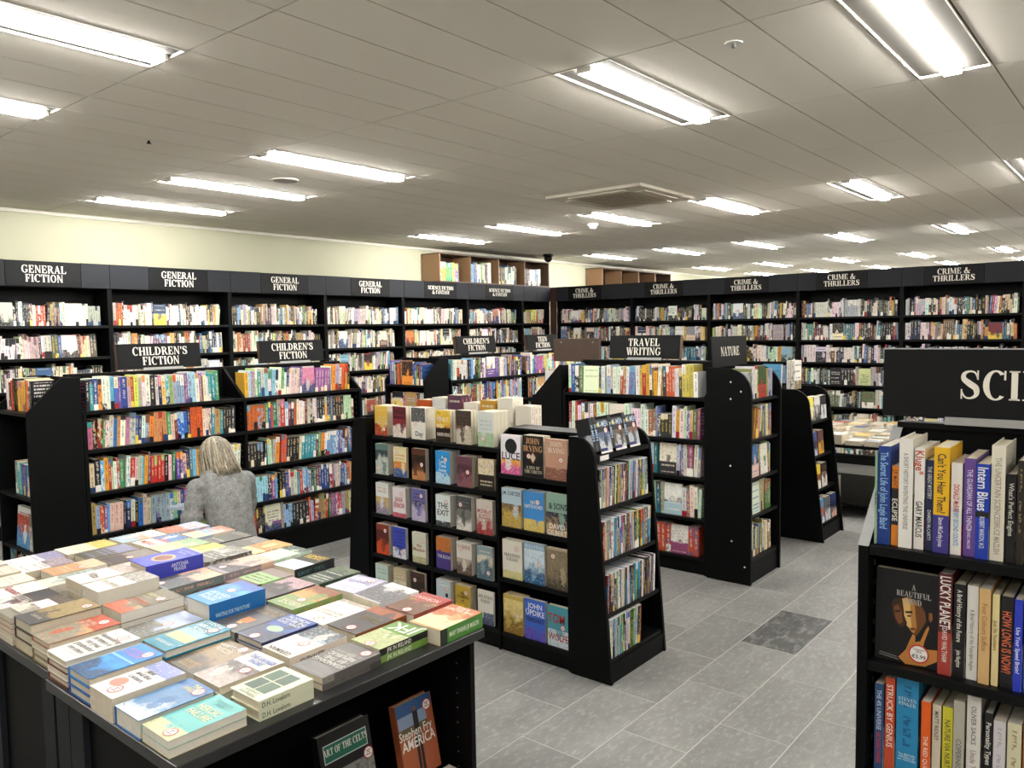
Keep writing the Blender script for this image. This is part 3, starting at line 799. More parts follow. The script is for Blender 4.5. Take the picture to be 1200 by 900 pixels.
# ---- wall bookcases ------------------------------------------------------------
WZ = [1.79, 1.51, 1.235, .96, .69, .41, .12]
def wall_bay(frame, x, w, label, group, sc=None):
    r = empty('tall_bookcase', frame @ Matrix.Translation((x, 0, 0))); tag(r, label, 'bookcase', group)
    boxo('back_panel', .001, w - .001, .29, .305, 0, 2.3, M['black'], r)
    for a in (0.0005, w - .0205): boxo('side_panel', a, a + .02, .0, .2895, 0, 2.118, M['black'], r)
    for z in WZ: boxo('shelf', .021, w - .021, .004, .289, z - .024, z - .0002, M['blackedge'], r, bevel=.001)
    boxo('plinth', .021, w - .021, .02, .04, 0, WZ[-1] - .025, M['black'], r)
    boxo('header_rail', .0005, w - .0005, -.01, .03, 2.119, 2.335, M['black'], r)
    boxo('top_board', .0005, w - .0005, .031, .289, 2.119, 2.135, M['black'], r)
    # two plain fascia panels; the sign takes the rest
    for a, b in (((.002, sc - .3), (sc + .3, w - .002)) if sc else ((.002, w / 2 - .001), (w / 2 + .001, w - .002))):
        boxo('fascia_panel', a, b, -.022, -.0105, 2.122, 2.338, M['fascia'], r)
    return r
FG = frame_at(0.0, 7.43, '-y')          # general fiction, shelf x = world x
gx = [2.07 - 1.2 * 2 + 1.2 * k for k in range(8)] + [9.27]
gx = [-.33, .87, 2.07, 3.27, 4.47, 5.67, 6.87, 8.07, 9.27]
for k, x in enumerate(gx):
    w = 1.2 if k < 8 else .67
    wall_bay(FG, x, w, 'tall black wall bookcase under the cream wall, %s bay from the corner' % ordn(8 - k), 'wall bookcases along the cream wall', .655 if k < 8 else None)
for k, x in enumerate(gx[:8]):
    t = ["SCIENCE FICTION", "& FANTASY"] if x > 6.8 else ["GENERAL", "FICTION"]
    if x < 1: continue
    nth = [v for v in (gx[2:6] if x < 6.8 else gx[6:8])].index(x)
    section_sign(FG, x + .655, -.0235, 2.124, .592, .212, t, '%s sign on the long wall header, %s from the left' % ('science fiction and fantasy' if x > 6.8 else 'general fiction', ordn(nth)), tilt=0, wood=False, size=.66, strip=False, group='header signs')
FC = frame_at(9.97, 7.31, '-x')         # crime: local x = 7.31 - world y
cy = [0.0] + [1.33 + 1.2 * k for k in range(6)]
for k, x in enumerate(cy):
    wall_bay(FC, x, 1.33 if k == 0 else 1.2, 'tall black crime bookcase in the cross partition, %s bay from the corner' % ordn(k), 'crime and thriller bookcases', .53)
    if k < 5:
        section_sign(FC, x + .53, -.0235, 2.124, .592, .212, ["CRIME &", "THRILLERS"], 'crime and thrillers header sign, %s from the corner' % ordn(k), tilt=0, wood=False, size=.66, strip=False, group='header signs')
tag(MB().box(9.95, 9.969, 7.312, 7.428, 0, 2.118).box(9.945, 9.969, 7.312, 7.428, 2.119, 2.338).build('corner_panel', M['wooddark']), 'dark wooden filler strip in the corner between wall and crime bookcases', 'panel')

# books on the wall shelves: thousands of thin spines
gen, cri, dist = Stuff(), Stuff(), Stuff()
def to(st):
    def e(i, m, w, h, t, inks, fo, style): st.add(m, w, h, t, inks, fo, style)
    return e
for k, x in enumerate(gx):
    w = 1.2 if k < 8 else .67
    if k < 1: continue
    for z in WZ:
        spine_row(FG, x + .03, x + w - .03, z, .05, 'fiction', .19, .08, .019, .006, to(gen), lean=.1, full=rnd.uniform(.93, 1.0), face=.025, wbook=.13, runs=.14)
for k, x in enumerate(cy):
    if k > 5: continue
    for z in WZ:
        spine_row(FC, x + .03, x + (1.3 if k == 0 else 1.17), z, .05, 'crime', .188, .08, .021, .007, to(cri), lean=.08, full=rnd.uniform(.97, 1.0), face=.025, wbook=.13, runs=.16)
FK = frame_at(7.5, 7.40, '-y') @ Matrix.Translation((0, 0, 2.3385))
for q, (pal, fr) in enumerate((('child', .75), ('crime', .85), ('crime', .8), ('crime', .8))):
    spine_row(FK, .025 + q * .6, .6 * (q + 1) - .02, .0168, .05, pal, .25, .02, .028, .005, to(gen), full=fr, face=0, wbook=.17, runs=.5, hmax=.3)
gen.build('fiction_spines', 'rows of small paperback spines filling the wall bookcases under the cream wall', 'books')
cri.build('crime_spines', 'rows of small crime paperback spines filling the cross partition', 'books')

# wooden crate shelves on top of the wall bookcases
def crate(frame, L, cells, label, h=.385, d=.34):
    r = empty('crate_shelf', frame); tag(r, label, 'crate shelf', 'wooden crate shelves on the bookcases')
    boxo('bottom_board', 0, L, 0, d, 0, .016, M['wood'], r); boxo('top_board', 0, L, 0, d, h - .016, h, M['wood'], r)
    boxo('back_panel', .0165, L - .0165, d - .01, d, .0165, h - .0165, M['wooddark'], r)
    for q in range(cells + 1):
        x = (L - .018) * q / cells; boxo('divider', x, x + .018, 0.001, d - .0105, .0165, h - .0165, M['woodtan'] if q < cells else M['wood'], r)
    return r
crate(FK, 2.4, 4, 'long brown wooden crate shelf with four cells on the science fiction bookcases')
FK2 = frame_at(11.4, 7.40, '-y') @ Matrix.Translation((0, 0, 2.3385))
crate(FK2, 2.4, 4, 'farther empty wooden crate shelf rising behind the crime header')
tag(boxo('storage_cupboard', 11.3, 13.9, 7.38, 7.745, 0, 2.338, M['black']), 'tall black cupboard behind the crime partition carrying the farther crate', 'cupboard')
for yy in (4.62, 3.98):
    o = MB().box(-.005, .005, -.006, .006, 0, .22).box(-.02, .02, -.006, .006, .2, .206).build('header_hook', M['white']); o.location = (10.2, yy, 2.1365)
    tag(o, 'thin white hook standing on the crime header, %s' % ('left one' if yy > 4.2 else 'right one'), 'hook', 'header hooks')

# ---- children's run (faces -y) --------------------------------------------------
CZ = [1.228, .985, .712, .442, .205]
FCH = frame_at(2.07, 5.15, '-y')
gondola(FCH, 2.2, .28, CZ, [.011, 1.12, 2.189], "long black children's bookcase of two bays beside the kneeling person")
section_sign(FCH, .645, .262, 1.4655, .592, .172, ["CHILDREN'S", "FICTION"], "black children's fiction sign above the left bay, brown edge", group='section signs')
section_sign(FCH, 1.733, .262, 1.4655, .592, .172, ["CHILDREN'S", "FICTION"], "black children's fiction sign above the bay right of the person")
full = {0: .86, 1: .97, 2: 1, 3: .98, 4: 1}
for q, z in enumerate(CZ):
    if q < 4: spine_row(FCH, .035, 1.10, z, .03, 'child', .186 if q else .196, .05, .024, .005, single_emit("%s shelf, left children's bay" % ['top', 'second', 'third', 'fourth', 'bottom'][q], "spines in the left children's bay", 'children_book'), lean=.07, full=full[q], face=.0 if q else .01, runs=.12, wbook=.13, hmax=.208)
    spine_row(FCH, 1.14, 2.17, z, .03, 'child', .186 if q else .2, .05, .024, .005, single_emit("%s shelf, right children's bay" % ['top', 'second', 'third', 'fourth', 'bottom'][q], "spines in the right children's bay", 'children_book'), lean=.07, full=.98 if q else .96, face=.03, runs=.12, wbook=.125, hmax=.208)
# chamfered end unit facing the front table (its side shows as a black panel)
CH = [(.31, 0.0), (0, 0), (0, 1.245), (.2, 1.443), (.31, 1.443)]
FE1 = frame_at(1.757, 5.69, '-x')
EZ = [1.24, .73, .40, .12]
endcap(FE1, .54, CH, EZ, 'black chamfered end bookcase at the left end of the children\'s run', lambda z: .0)
spine_row(FE1, .03, .50, 1.24, .06, 'child', .19, .03, .02, .004, single_emit('sloping top shelf, left end bookcase', "picture books in the left end bookcase", 'picture_book'), lean=.12, full=.9, face=0, runs=.4, wbook=.14)
spine_row(FE1, .2, .51, .73, .03, 'child', .19, .03, .021, .004, single_emit('middle shelf, left end bookcase', "picture books in the left end bookcase", 'picture_book'), lean=.18, full=.97, face=0, runs=.5, wbook=.13)
book(FE1 @ Matrix.Translation((.2, .02, .4026)) @ Matrix.Rotation(-.08, 4, 'X'), .21, .25, .03, ('#f4f4f2', '#3a8fc8', '#b8452e'), .8, 'large white illustrated children\'s book facing out on the left end bookcase', 'picture books in the left end bookcase', hard=True)
for q, c in enumerate(('#d8cfc0', '#c9b99f')):
    book(FE1 @ Matrix.Translation((.42 + q * .048 + .042, .02, .40)) @ RZ90, .2, .23 - .01 * q, .042, (c, '#6a2f2a', '#8a7a66'), .3, 'cream hardback stood beside the white illustrated book, %s' % ('left' if q == 0 else 'right'), 'picture books in the left end bookcase', hard=True)
spine_row(FE1, .03, .51, .12, .03, 'child', .23, .05, .016, .005, single_emit('bottom shelf, left end bookcase', "picture books in the left end bookcase", 'picture_book'), lean=.1, full=.98, face=0, wbook=.2, hmax=.25)
# ---- second children's / teen run ------------------------------------------------
FT = frame_at(5.34, 5.15, '-y')
gondola(FT, 2.3, .28, CZ, [.011, 1.15, 2.289], "shorter black bookcase of children's and teen fiction farther down the aisle")
section_sign(FT, .667, .262, 1.4655, .592, .172, ["CHILDREN'S", "FICTION"], "distant children's fiction sign beside the teen fiction sign")
section_sign(FT, 1.775, .262, 1.466, .56, .17, ["TEEN", "FICTION"], "black teen fiction sign left of the brown board back")
for q, z in enumerate(CZ):
    spine_row(FT, .035, 1.13, z, .03, 'child', .19, .05, .024, .006, to(dist), lean=.07, full=.98, face=.03, runs=.2, wbook=.13)
    spine_row(FT, 1.17, 2.27, z, .03, 'child', .19, .05, .024, .006, to(dist), lean=.07, full=.98, face=.03, runs=.2, wbook=.13)
FE2 = frame_at(5.0, 5.69, '-x')
endcap(FE2, .54, CH, [1.20, .92, .65, .38, .12], "chamfered end bookcase with picture books in front of the farther children's bay", lambda z: .0)
for q, z in enumerate((1.20, .92, .65, .38, .12)):
    spine_row(FE2, .03, .51, z, .04, 'child', .21, .06, .022, .006, to(dist), lean=.12, full=.98, face=.3, wbook=.14)

# ---- travel run (faces -x) -------------------------------------------------------
TZ = [1.214, .927, .667, .385, .115]
FTR = frame_at(4.9, 3.55, '-x')
gondola(FTR, 1.19, .28, TZ, [.011, 1.179], 'black travel writing bookcase in the middle of the shop')
section_sign(FTR, .55, .262, 1.4655, .592, .172, ["TRAVEL", "WRITING"], 'travel writing sign on the middle bookcase with tan edge', thick=.045, depth_edge=M['woodtan'])
for q, z in enumerate(TZ):
    spine_row(FTR, .035, 1.155, z, .03, 'travel', .205 if q else .2, .06, .027, .008, single_emit('%s shelf, travel bookcase' % ['top', 'second', 'third', 'fourth', 'bottom'][q], 'travel books', 'travel_book'), lean=.05, full=.985, face=.06 if q != 1 else .02, runs=.15, wbook=.13)
# board seen from behind, standing on the far side of the travel run
rb = empty('section_sign', frame_at(5.44, 3.8, '-x') @ Matrix.Translation((0, 0, 1.42))); tag(rb, 'brown wooden back of a sign left of the travel writing sign', 'sign', 'section signs')
boxo('board', -.23, .23, 0, .03, 0, .19, M['wood'], rb)
for a in (-.15, .17):
    MB().cyl((a, -.003, .16), .008, .004, 10, 'y').build('screw', M['metal'], rb)
# left end unit of the travel run: chamfered side panel in the same plane
FE3 = frame_at(5.44, 3.86, '+y')
endcap(FE3, .54, [(.3, 0), (0, 0), (0, 1.14), (.28, 1.42), (.3, 1.42)], [1.18, .92, .66, .4, .13], 'chamfered black end bookcase on the far end of the travel bookcase', lambda z: 0.0)
spine_row(FE3, .03, .5, 1.18, .08, 'child', .19, .04, .022, .005, to(dist), lean=.05, full=.95, face=0)
low = Stuff()
spine_row(FCH, .035, 1.10, CZ[4], .03, 'child', .186, .05, .024, .005, to(low), lean=.07, full=.97, face=0, wbook=.13, hmax=.208)
dist.build('distant_spines', "small spines on the farther children's and teen bookcases", 'books')
# nature end unit
NP = round_prof(.31, 1.42, .17)
FN = frame_at(4.88, 2.045, '-y')
NZ = [1.215, .948, .694, .445, .16]
endcap(FN, .52, NP, NZ, 'tall black nature end bookcase with a rounded shoulder', lambda z: .012, bolts=[(-.0022, .14, 1.33), (-.0022, .07, 1.27), (-.0022, .14, 1.22), (-.0022, .14, .78), (-.0022, .13, .28), (-.0022, .04, .12)])
section_sign(FN, .27, .26, 1.421, .56, .205, ["NATURE"], 'nature sign standing on the rounded end bookcase', tilt=.06, size=.3, wood=False, strip=False)
for q, z in enumerate(NZ):
    spine_row(FN, .03, .49, z, .035, 'nature', .2, .06, .022, .006, single_emit('%s shelf, nature end bookcase' % ['top', 'second', 'third', 'fourth', 'bottom'][q], 'nature books', 'nature_book'), lean=.12, full=.9, face=.12 if q != 1 else 0, runs=.2, wbook=.13)

# ---- third run with a sloped end display -----------------------------------------
SP = round_prof(.46, 1.19, .13, 0.0, .12)
FX = frame_at(6.2, 2.01, '-y')
XZ = [.93, .66, .40, .13]
sb = lambda z: .02 + .12 * z / 1.06
endcap(FX, .5, SP, XZ, 'black sloped end display farther down the aisle beside the nature bookcase', sb)
xc = [(('#f2e24a', '#3a3a3a', '#f4f0e0'), ('#e8e6e0', '#2a2a30', '#8a8a8a'), ('#1c1c20', '#e8e8e8', '#666666')), (('#3a4a8a', '#c9d2e8', '#1a2040'), ('#5a1f20', '#d8a03a', '#2a1414'), None), (('#e8c83a', '#f2efe6', '#8a3a2a'), ('#241c1a', '#e8e2d8', '#6a4a3a'), None), (('#3a9ac8', '#e8f0f4', '#d05a3a'), ('#77797c', '#d8d8d8', '#333333'), ('#2a3a6a', '#e0b8a0', '#16203a'))]
for q, z in enumerate(XZ):
    x = .04
    for j, c in enumerate(xc[q]):
        if c is None: continue
        n = 3 if j < 2 else 2
        for d in range(n):
            book(FX @ Matrix.Translation((x, sb(z) + .012 + d * .023, z + .00128)) @ Matrix.Rotation(-.06, 4, 'X'), .125, .19, .021, c, .6, '%s face-out book, %s in %s pile, %s shelf, far sloped display' % (cname(c[0]), ['front', 'second', 'third'][d], ORD[j], ORD[q]), 'face-out books on the far sloped display')
        x += .15
FX2 = frame_at(6.2, 3.6, '-x')
gondola(FX2, 1.1, .25, [.93, .66, .40, .13], [.011, 1.089], 'low black bookcase behind the far sloped display', top=1.17, knee=1.1)
for z in (.93, .66, .40, .13): spine_row(FX2, .035, 1.07, z, .03, 'crime', .19, .05, .024, .006, to(low), face=.03, wbook=.12)
book(frame_at(6.1, 2.86, '-x') @ Matrix.Translation((.32, .18, 1.183)) @ Matrix.Rotation(-.1, 4, 'X'), .15, .2, .03, ('#5aa7d6', '#e8f2f8', '#2a6aa8'), .3, 'light blue book standing on the low bookcase behind the nature display', 'books standing on the low bookcase')
for q in range(2):
    book(frame_at(6.1, 2.86, '-x') @ Matrix.Translation((.52 + q * .035 + .03, .18, 1.183)) @ RZ90, .15, .23, .03, ('#efece2', '#8a7a60', '#333333'), .3, 'white book standing beside the light blue book, %s' % ('nearer' if q else 'farther'), 'books standing on the low bookcase', spine_text=None)

# ---- far table ---------------------------------------------------------------------
r = empty('display_table', Matrix.Translation((7.12, 1.2, 0))); tag(r, 'far black display table heaped with books in front of the crime shelves', 'table', 'display tables')
boxo('table_top', 0, 1.6, 0, 1.75, .62, .645, M['black'], r)
for a in (0.05, 1.5):
    for c in (.05, 1.65): boxo('leg', a, a + .05, c, c + .05, 0, .62, M['black'], r)
boxo('under_shelf', .06, 1.54, .06, 1.69, .1, .12, M['black'], r)
fc = ['#e9e4d6', '#d9d2bf', '#f2efe8', '#8a8f98', '#c9a87a', '#b5453a', '#e8c36a', '#5a6a4a', '#394a6a', '#d8d8d4']
idx = 0
for a in range(7):
    for c in range(11):
        x, y = 7.14 + a * .222, 1.22 + c * .157
        if y < 1.5: continue
        z = .6455; n = rnd.randint(1, 3)
        if a > 0: n = 1
        for d in range(n):
            t = rnd.uniform(.018, .03) if n > 1 else rnd.uniform(.02, .075)
            col = rnd.choice(fc)
            m = Matrix(((0, 0, 1, x), (-1, 0, 0, y + .137), (0, -1, 0, z + t), (0, 0, 0, 1)))
            o = link('lying_book', spine_box_mesh(.13, .2, t, (col, rnd.choice(fc), rnd.choice(fc)), rnd.random(), rnd.choice([.3, .6, 1.5])), None); o.matrix_world = m
            tag(o, '%s book on the far table, %s row, %s pile from the right%s' % (cname(col), ORD[a], ORD[c - 2], ', %s up' % ORD[d] if n > 1 else ''), 'book', 'books on the far table')
            z += t + .0004
book(frame_at(7.14, 2.1, '-x') @ Matrix.Translation((-.35, .03, .3235)) @ Matrix.Rotation(-.12, 4, 'X'), .17, .24, .03, ('#6a7684', '#2a2d3a', '#c8ccd4'), .7, 'grey-blue book facing out under the far table', 'books under the far table')
for q in range(5):
    m = Matrix(((0, 0, 1, 7.2), (-1, 0, 0, 2.47), (0, -1, 0, .1205 + (q + 1) * .0405), (0, 0, 0, 1)))
    book(m, .2, .26, .04, ('#a9c4d8', '#e8eef2', '#4a6a8a'), .4, 'pale blue book in the stack under the far table, %s from the bottom' % ORD[q], 'stacked books under the far table')
# ---------------------------------------------------------------- fiction stand with face-out paperbacks (faces -x)
FF = frame_at(3.11, 3.72, '-x')
FR = [1.07, .835, .595, .35, .105]          # shelves of the two left bays
FR3 = [.946, .668, .395, .10]               # shelves of the right bay
r = empty('bookcase', FF); tag(r, 'black fiction stand of three bays with face-out paperbacks beside the front table', 'bookcase', 'free-standing bookcases')
D = .255
pl = [(0.0, 0), (0.03, 1.05), (.05, 1.0685), (D * 2 - .05, 1.0685), (D * 2 - .03, 1.05), (D * 2, 0)]
for x in (.0, .52): MB().prism(pl, x, x + .018, 'x').build('side_panel', M['black'], r, bevel=.001)
rp = [(0, 0), (.0, .98), (.015, 1.07), (.05, 1.14), (.1, 1.17), (D - .01, 1.175), (D - .01, 0)]
for x in (1.03, 1.484): MB().prism(rp, x, x + .016, 'x').build('side_panel', M['black'], r, bevel=.001)
boxo('back_panel', .0182, 1.0298, D - .008, D + .008, .0, 1.045, M['black'], r)
boxo('back_panel', 1.0462, 1.4838, D - .02, D - .0105, .0, 1.17, M['black'], r)
boxo('hood', 1.0462, 1.4838, .09, D - .0205, 1.166, 1.178, M['blackedge'], r)
for a, b in ((.0182, .5198), (.5382, 1.0298)):
    for q, z in enumerate(FR):
        f = .03 * z
        if q == 0: boxo('shelf', a, b, f, 2 * D - f, z - .024, z - .0002, M['blackedge'], r, bevel=.001)
        else:
            boxo('shelf', a, b, f, D - .0085, z - .024, z - .0002, M['blackedge'], r, bevel=.001)
            boxo('shelf', a, b, D + .0085, 2 * D - f, z - .024, z - .0002, M['blackedge'], r)
    boxo('plinth', a, b, .012, .026, 0, FR[-1] - .0245, M['black'], r)
for z in FR3: boxo('shelf', 1.0462, 1.4838, .003, D - .0205, z - .024, z - .0002, M['blackedge'], r, bevel=.001)
boxo('plinth', 1.0462, 1.4838, .012, .026, 0, FR3[-1] - .0245, M['black'], r)

# (inks a,b,c, style, copies, thickness, title spec)
SR = True
T1 = [
 [(('#e0b64a', '#a8352a', '#d9c48a'), .45, 2, .05, None), (('#5a1c26', '#e8ded2', '#8a2c34'), .6, 2, .028, None), (('#e9e4da', '#2b2b2e', '#55565a'), 1.55, 2, .02, [(['Day'], .55, .18, .6, .12, '#3a3a44', False)]),
  (('#2a1a14', '#e0852e', '#f0c84a'), 1.45, 2, .022, [(['EARLY'], .5, .72, .8, .1, '#f2e8d8', SR), (['ONE'], .3, .5, .45, .1, '#f2e8d8', SR), (['MORNING'], .55, .24, .85, .09, '#f2e8d8', SR)]), (('#3f372f', '#cfc4b0', '#6a4a40'), .55, 2, .024, None), (('#d8ded8', '#a9c49a', '#b9c4cc'), .4, 4, .03, None)],
 [(('#5f7a76', '#c9d0c8', '#2c3e40'), .8, 2, .06, None), (('#e6dfb0', '#2f5a9a', '#e08a3a'), .5, 1, .016, None), (('#5a3524', '#c98a5a', '#2a1812'), .8, 1, .03, None),
  (('#2f9ae0', '#bfe2f4', '#1c4f9a'), .35, 2, .028, [(['A', 'Long', 'Time', 'Away'], .5, .62, .5, .4, '#f0f6fa', False)]), (('#6a4450', '#8a5a60', '#4a2c36'), .7, 3, .028, None), (('#2b2420', '#c9a06a', '#e8d8b8'), 1.5, 1, .02, None)],
 [(('#e3e6e6', '#8a7f9a', '#c9a860'), .55, 2, .026, None), (('#e8dfe2', '#c04a5a', '#8aa8c8'), .15, 4, .03, [(['JAVA', 'ERROR'], .5, .5, .75, .3, '#b8384a', False)]), (('#6b68a8', '#c9c0d8', '#2c2a4a'), .6, 1, .02, None),
  (('#dfe8e6', '#2a2c2e', '#9ab0b4'), .16, 4, .022, [(['THE', 'EXIT'], .5, .55, .8, .32, '#2a1a1a', False)]), (('#4a4c4c', '#e8e4da', '#7a7a74'), .6, 2, .03, None), (('#d9d0c6', '#a82c34', '#c8b8a8'), .5, 1, .026, [(['MONKEY', 'PUZZLE'], .5, .6, .8, .22, '#b8484a', False)])],
 [(('#8a3a2a', '#d8562a', '#5a241c'), .8, 3, .024, None), (('#3d4ab8', '#e8e8f0', '#2a2f7a'), .35, 1, .022, None), (('#d9d9c4', '#b9b48a', '#8a8464'), .22, 1, .02, [(['the', 'Meadow'], .5, .52, .8, .2, '#a8584a', False)]),
  (('#4b3a86', '#e8b83a', '#c8782a'), 1.55, 3, .022, [(['THE BOOK'], .55, .4, .8, .08, '#e8e0f0', False)]), (('#e4ddd2', '#5a4438', '#b8a898'), .5, 2, .03, [(['NADINE'], .5, .86, .8, .1, '#a8685a', SR)]), (('#8aa0a8', '#4a6a78', '#d8d2bc'), .7, 1, .016, None)],
 [(('#cfe0d8', '#3a4a4a', '#8ac0b0'), .3, 4, .02, None), (('#cbbd94', '#8a6a4a', '#e4dcc4'), .6, 2, .028, None), (('#4a3228', '#8a5a3c', '#241812'), .7, 1, .02, None),
  (('#c6d2d8', '#1c1e22', '#e8eef0'), .1, 2, .028, None), (('#c9a63a', '#e8c82a', '#7a5a20'), .42, 2, .026, [(['the', 'COBRAS', 'of'], .5, .66, .8, .26, '#2a2418', False)]), (('#e8e4d8', '#3a4a66', '#5a6a84'), .36, 1, .012, [(['JONATHAN', 'RABAN'], .5, .76, .88, .18, '#5a5a5c', SR)])],
]
T3 = [
 [(('#f2eef4', '#d85a9a', '#f0a83a'), .38, 2, .012, [(['LUCE'], .5, .47, .9, .15, '#1c2a3a', False)]), (('#17171a', '#b05a30', '#d9d2c0'), 0.0, 3, .02, [(['JOHN', 'IRVING'], .5, .78, .84, .26, '#d9a878', SR), (['A SON OF', 'THE CIRCUS'], .5, .18, .8, .14, '#d9cdb0', SR)]), (('#c79a82', '#8a5a4a', '#d8b4a0'), .3, 1, .02, [(['JOHN', 'IRVING'], .5, .8, .84, .22, '#f0dccc', SR)])],
 [(('#bcd0dc', '#c9a84a', '#7a6238'), .6, 2, .02, [(['J.M. COETZEE'], .5, .88, .9, .09, '#2c4458', False)]), (('#4a93d8', '#e6c85a', '#6fb0e0'), .3, 3, .02, [(['NOT', 'UNTOUCHED'], .5, .68, .8, .18, '#f4f0e0', False)]), (('#8fb0a0', '#c9a070', '#3c3a4a'), .55, 1, .02, [(['& SONS'], .55, .7, .75, .12, '#1c1c1c', False), (['DAVID', 'GILBERT'], .5, .14, .9, .22, '#f4f0e4', False)])],
 [(('#e9e4d2', '#d8cf8a', '#b8b0c8'), .2, 2, .022, [(['SEBASTIAN', 'FAULKS'], .5, .56, .84, .15, '#3a3a4a', SR)]), (('#8ab0cc', '#1f5a86', '#d8e8f0'), .85, 1, .022, [(['SEBASTIAN', 'FAULKS'], .5, .86, .9, .17, '#e8f0f4', SR), (['CHARLOTTE GRAY'], .5, .24, .86, .07, '#5a6a88', SR)]), (('#b9a98a', '#4a4238', '#8a7c64'), .95, 1, .02, None)],
 [(('#c8a850', '#8a6a2a', '#e8d48a'), .9, 3, .02, None), (('#3f6ad0', '#6a5ac8', '#1c2450'), .3, 1, .022, [(['JOHN', 'UPDIKE'], .5, .76, .9, .24, '#f0f2f8', False), (['TERRORIST'], .5, .5, .85, .1, '#1c1c3a', False)]), (('#4a98a8', '#d8e4e8', '#b8ccd4'), .42, 1, .026, [(['TOM'], .42, .7, .7, .22, '#b82a30', False), (['WOLFE'], .5, .24, .92, .22, '#b82a38', False)])],
]
def faceout(x, z, y0, w, h, spec, lab, grp):
    wd = w
    inks, style, n, t, tt = spec
    if wd < .12 and n > 1: n = max(n, int(rnd.uniform(.055, .105) / t))
    for d in range(n):
        m = FF @ Matrix.Translation((x, y0 + d * (t + .0006), z))
        stick = (rnd.choice([.72, .7, .3]), rnd.choice([.75, .5, .22, .8]), .0135) if d == 0 and rnd.random() < .85 else None
        book(m, w, h, t, inks, style, lab + (', front copy' if n > 1 and d == 0 else ', %s copy' % ORD[d] if d else ''), grp, sticker=stick, titles=(tt or ()) if d == 0 else (), plain_=bool(tt), patches=PATCH.get(id(spec), ()) if d == 0 else ())
PATCH = {}
PATCH[id(T3[0][1])] = []
PATCH[id(T3[0][0])] = [('e', .52, (.72, .3, .19), None, '#16181c')]
PATCH[id(T1[4][3])] = [('e', .72, (.55, .1, .07), None, '#16181c')]
for b in (0, 1):
    for q, z in enumerate(FR):
        for j in range(3):
            spec = T1[q][b * 3 + j]
            h = .182 * rnd.uniform(.97, 1.04) if not (q == 1 and b == 1 and j > 0) else .168
            x = (.035 if b == 0 else .552) + j * .158 + rnd.uniform(-.006, .008)
            faceout(x, z, .03 * z + .012, .113, h, spec, 'face-out %s paperback, %s of %s bay, %s row, fiction stand' % (cname(spec[0][0]), ['left', 'middle', 'right'][j], ['left', 'centre'][b], ['top', 'second', 'third', 'fourth', 'bottom'][q]), 'face-out paperbacks on the fiction stand')
for q, z in enumerate(FR3):
    for j in range(3):
        spec = T3[q][j]
        faceout(1.056 + j * .146, z, .014, .132, .208 * rnd.uniform(.97, 1.02), spec, 'face-out %s paperback, %s of right bay, %s row, fiction stand' % (cname(spec[0][0]), ['left', 'middle', 'right'][j], ['top', 'second', 'third', 'bottom'][q]), 'face-out paperbacks on the fiction stand')
# diamond picture on the black cover
o = [k for k in bpy.data.objects if k.get('label', '').startswith('face-out black paperback, middle of right bay, top row') and 'front' in k['label']]
if o:
    mb = MB(); mb.poly([(.066, -.0005, .13), (.044, -.0005, .1), (.066, -.0005, .066), (.088, -.0005, .1)]); mb.poly([(.066, -.0007, .122), (.05, -.0007, .1), (.066, -.0007, .074), (.082, -.0007, .1)], 1)
    link('printed_panel', mb.mesh('printed_panel', [flat('#a8542e'), flat('#d8cdb8')], fix=False), None, o[0])
# books on the far side of the top shelf: only their tops rise behind
bc = [('#c0561f', '#7a2a22'), ('#d8d8d6', '#b8b8b8'), ('#5a3a50', '#e08a4a'), ('#efe9da', '#c9c2b0'), ('#c99a3a', '#7a5a2a'), ('#ece6d8', '#c0b8a4'), ('#e8e0d0', '#b84a4a')]
x = .06
for j, (c1, c2) in enumerate(bc):
    for d in range(3):
        m = FF @ Matrix.Translation((x + .113, .47 - d * .033, 1.0702)) @ Matrix.Rotation(math.pi, 4, 'Z')
        book(m, .113, .19 + .02 * (j % 3), .03, (c1, c2, '#e8e0d0'), .4, '%s paperback behind the fiction stand top row, %s pile, %s of three' % (cname(c1), ORD[j], ORD[d]), 'paperbacks facing the other aisle on the fiction stand')
    x += .134

# left end panel of the stand belongs to an end unit facing the other way
FL = frame_at(3.62, 3.93, '+y')
endcap(FL, .51, round_prof(.205, 1.175, .09, 0.0, .075), [.93, .66, .4, .13], 'black sloped end display at the far end of the fiction stand', lambda z: .02 + .075 * z)

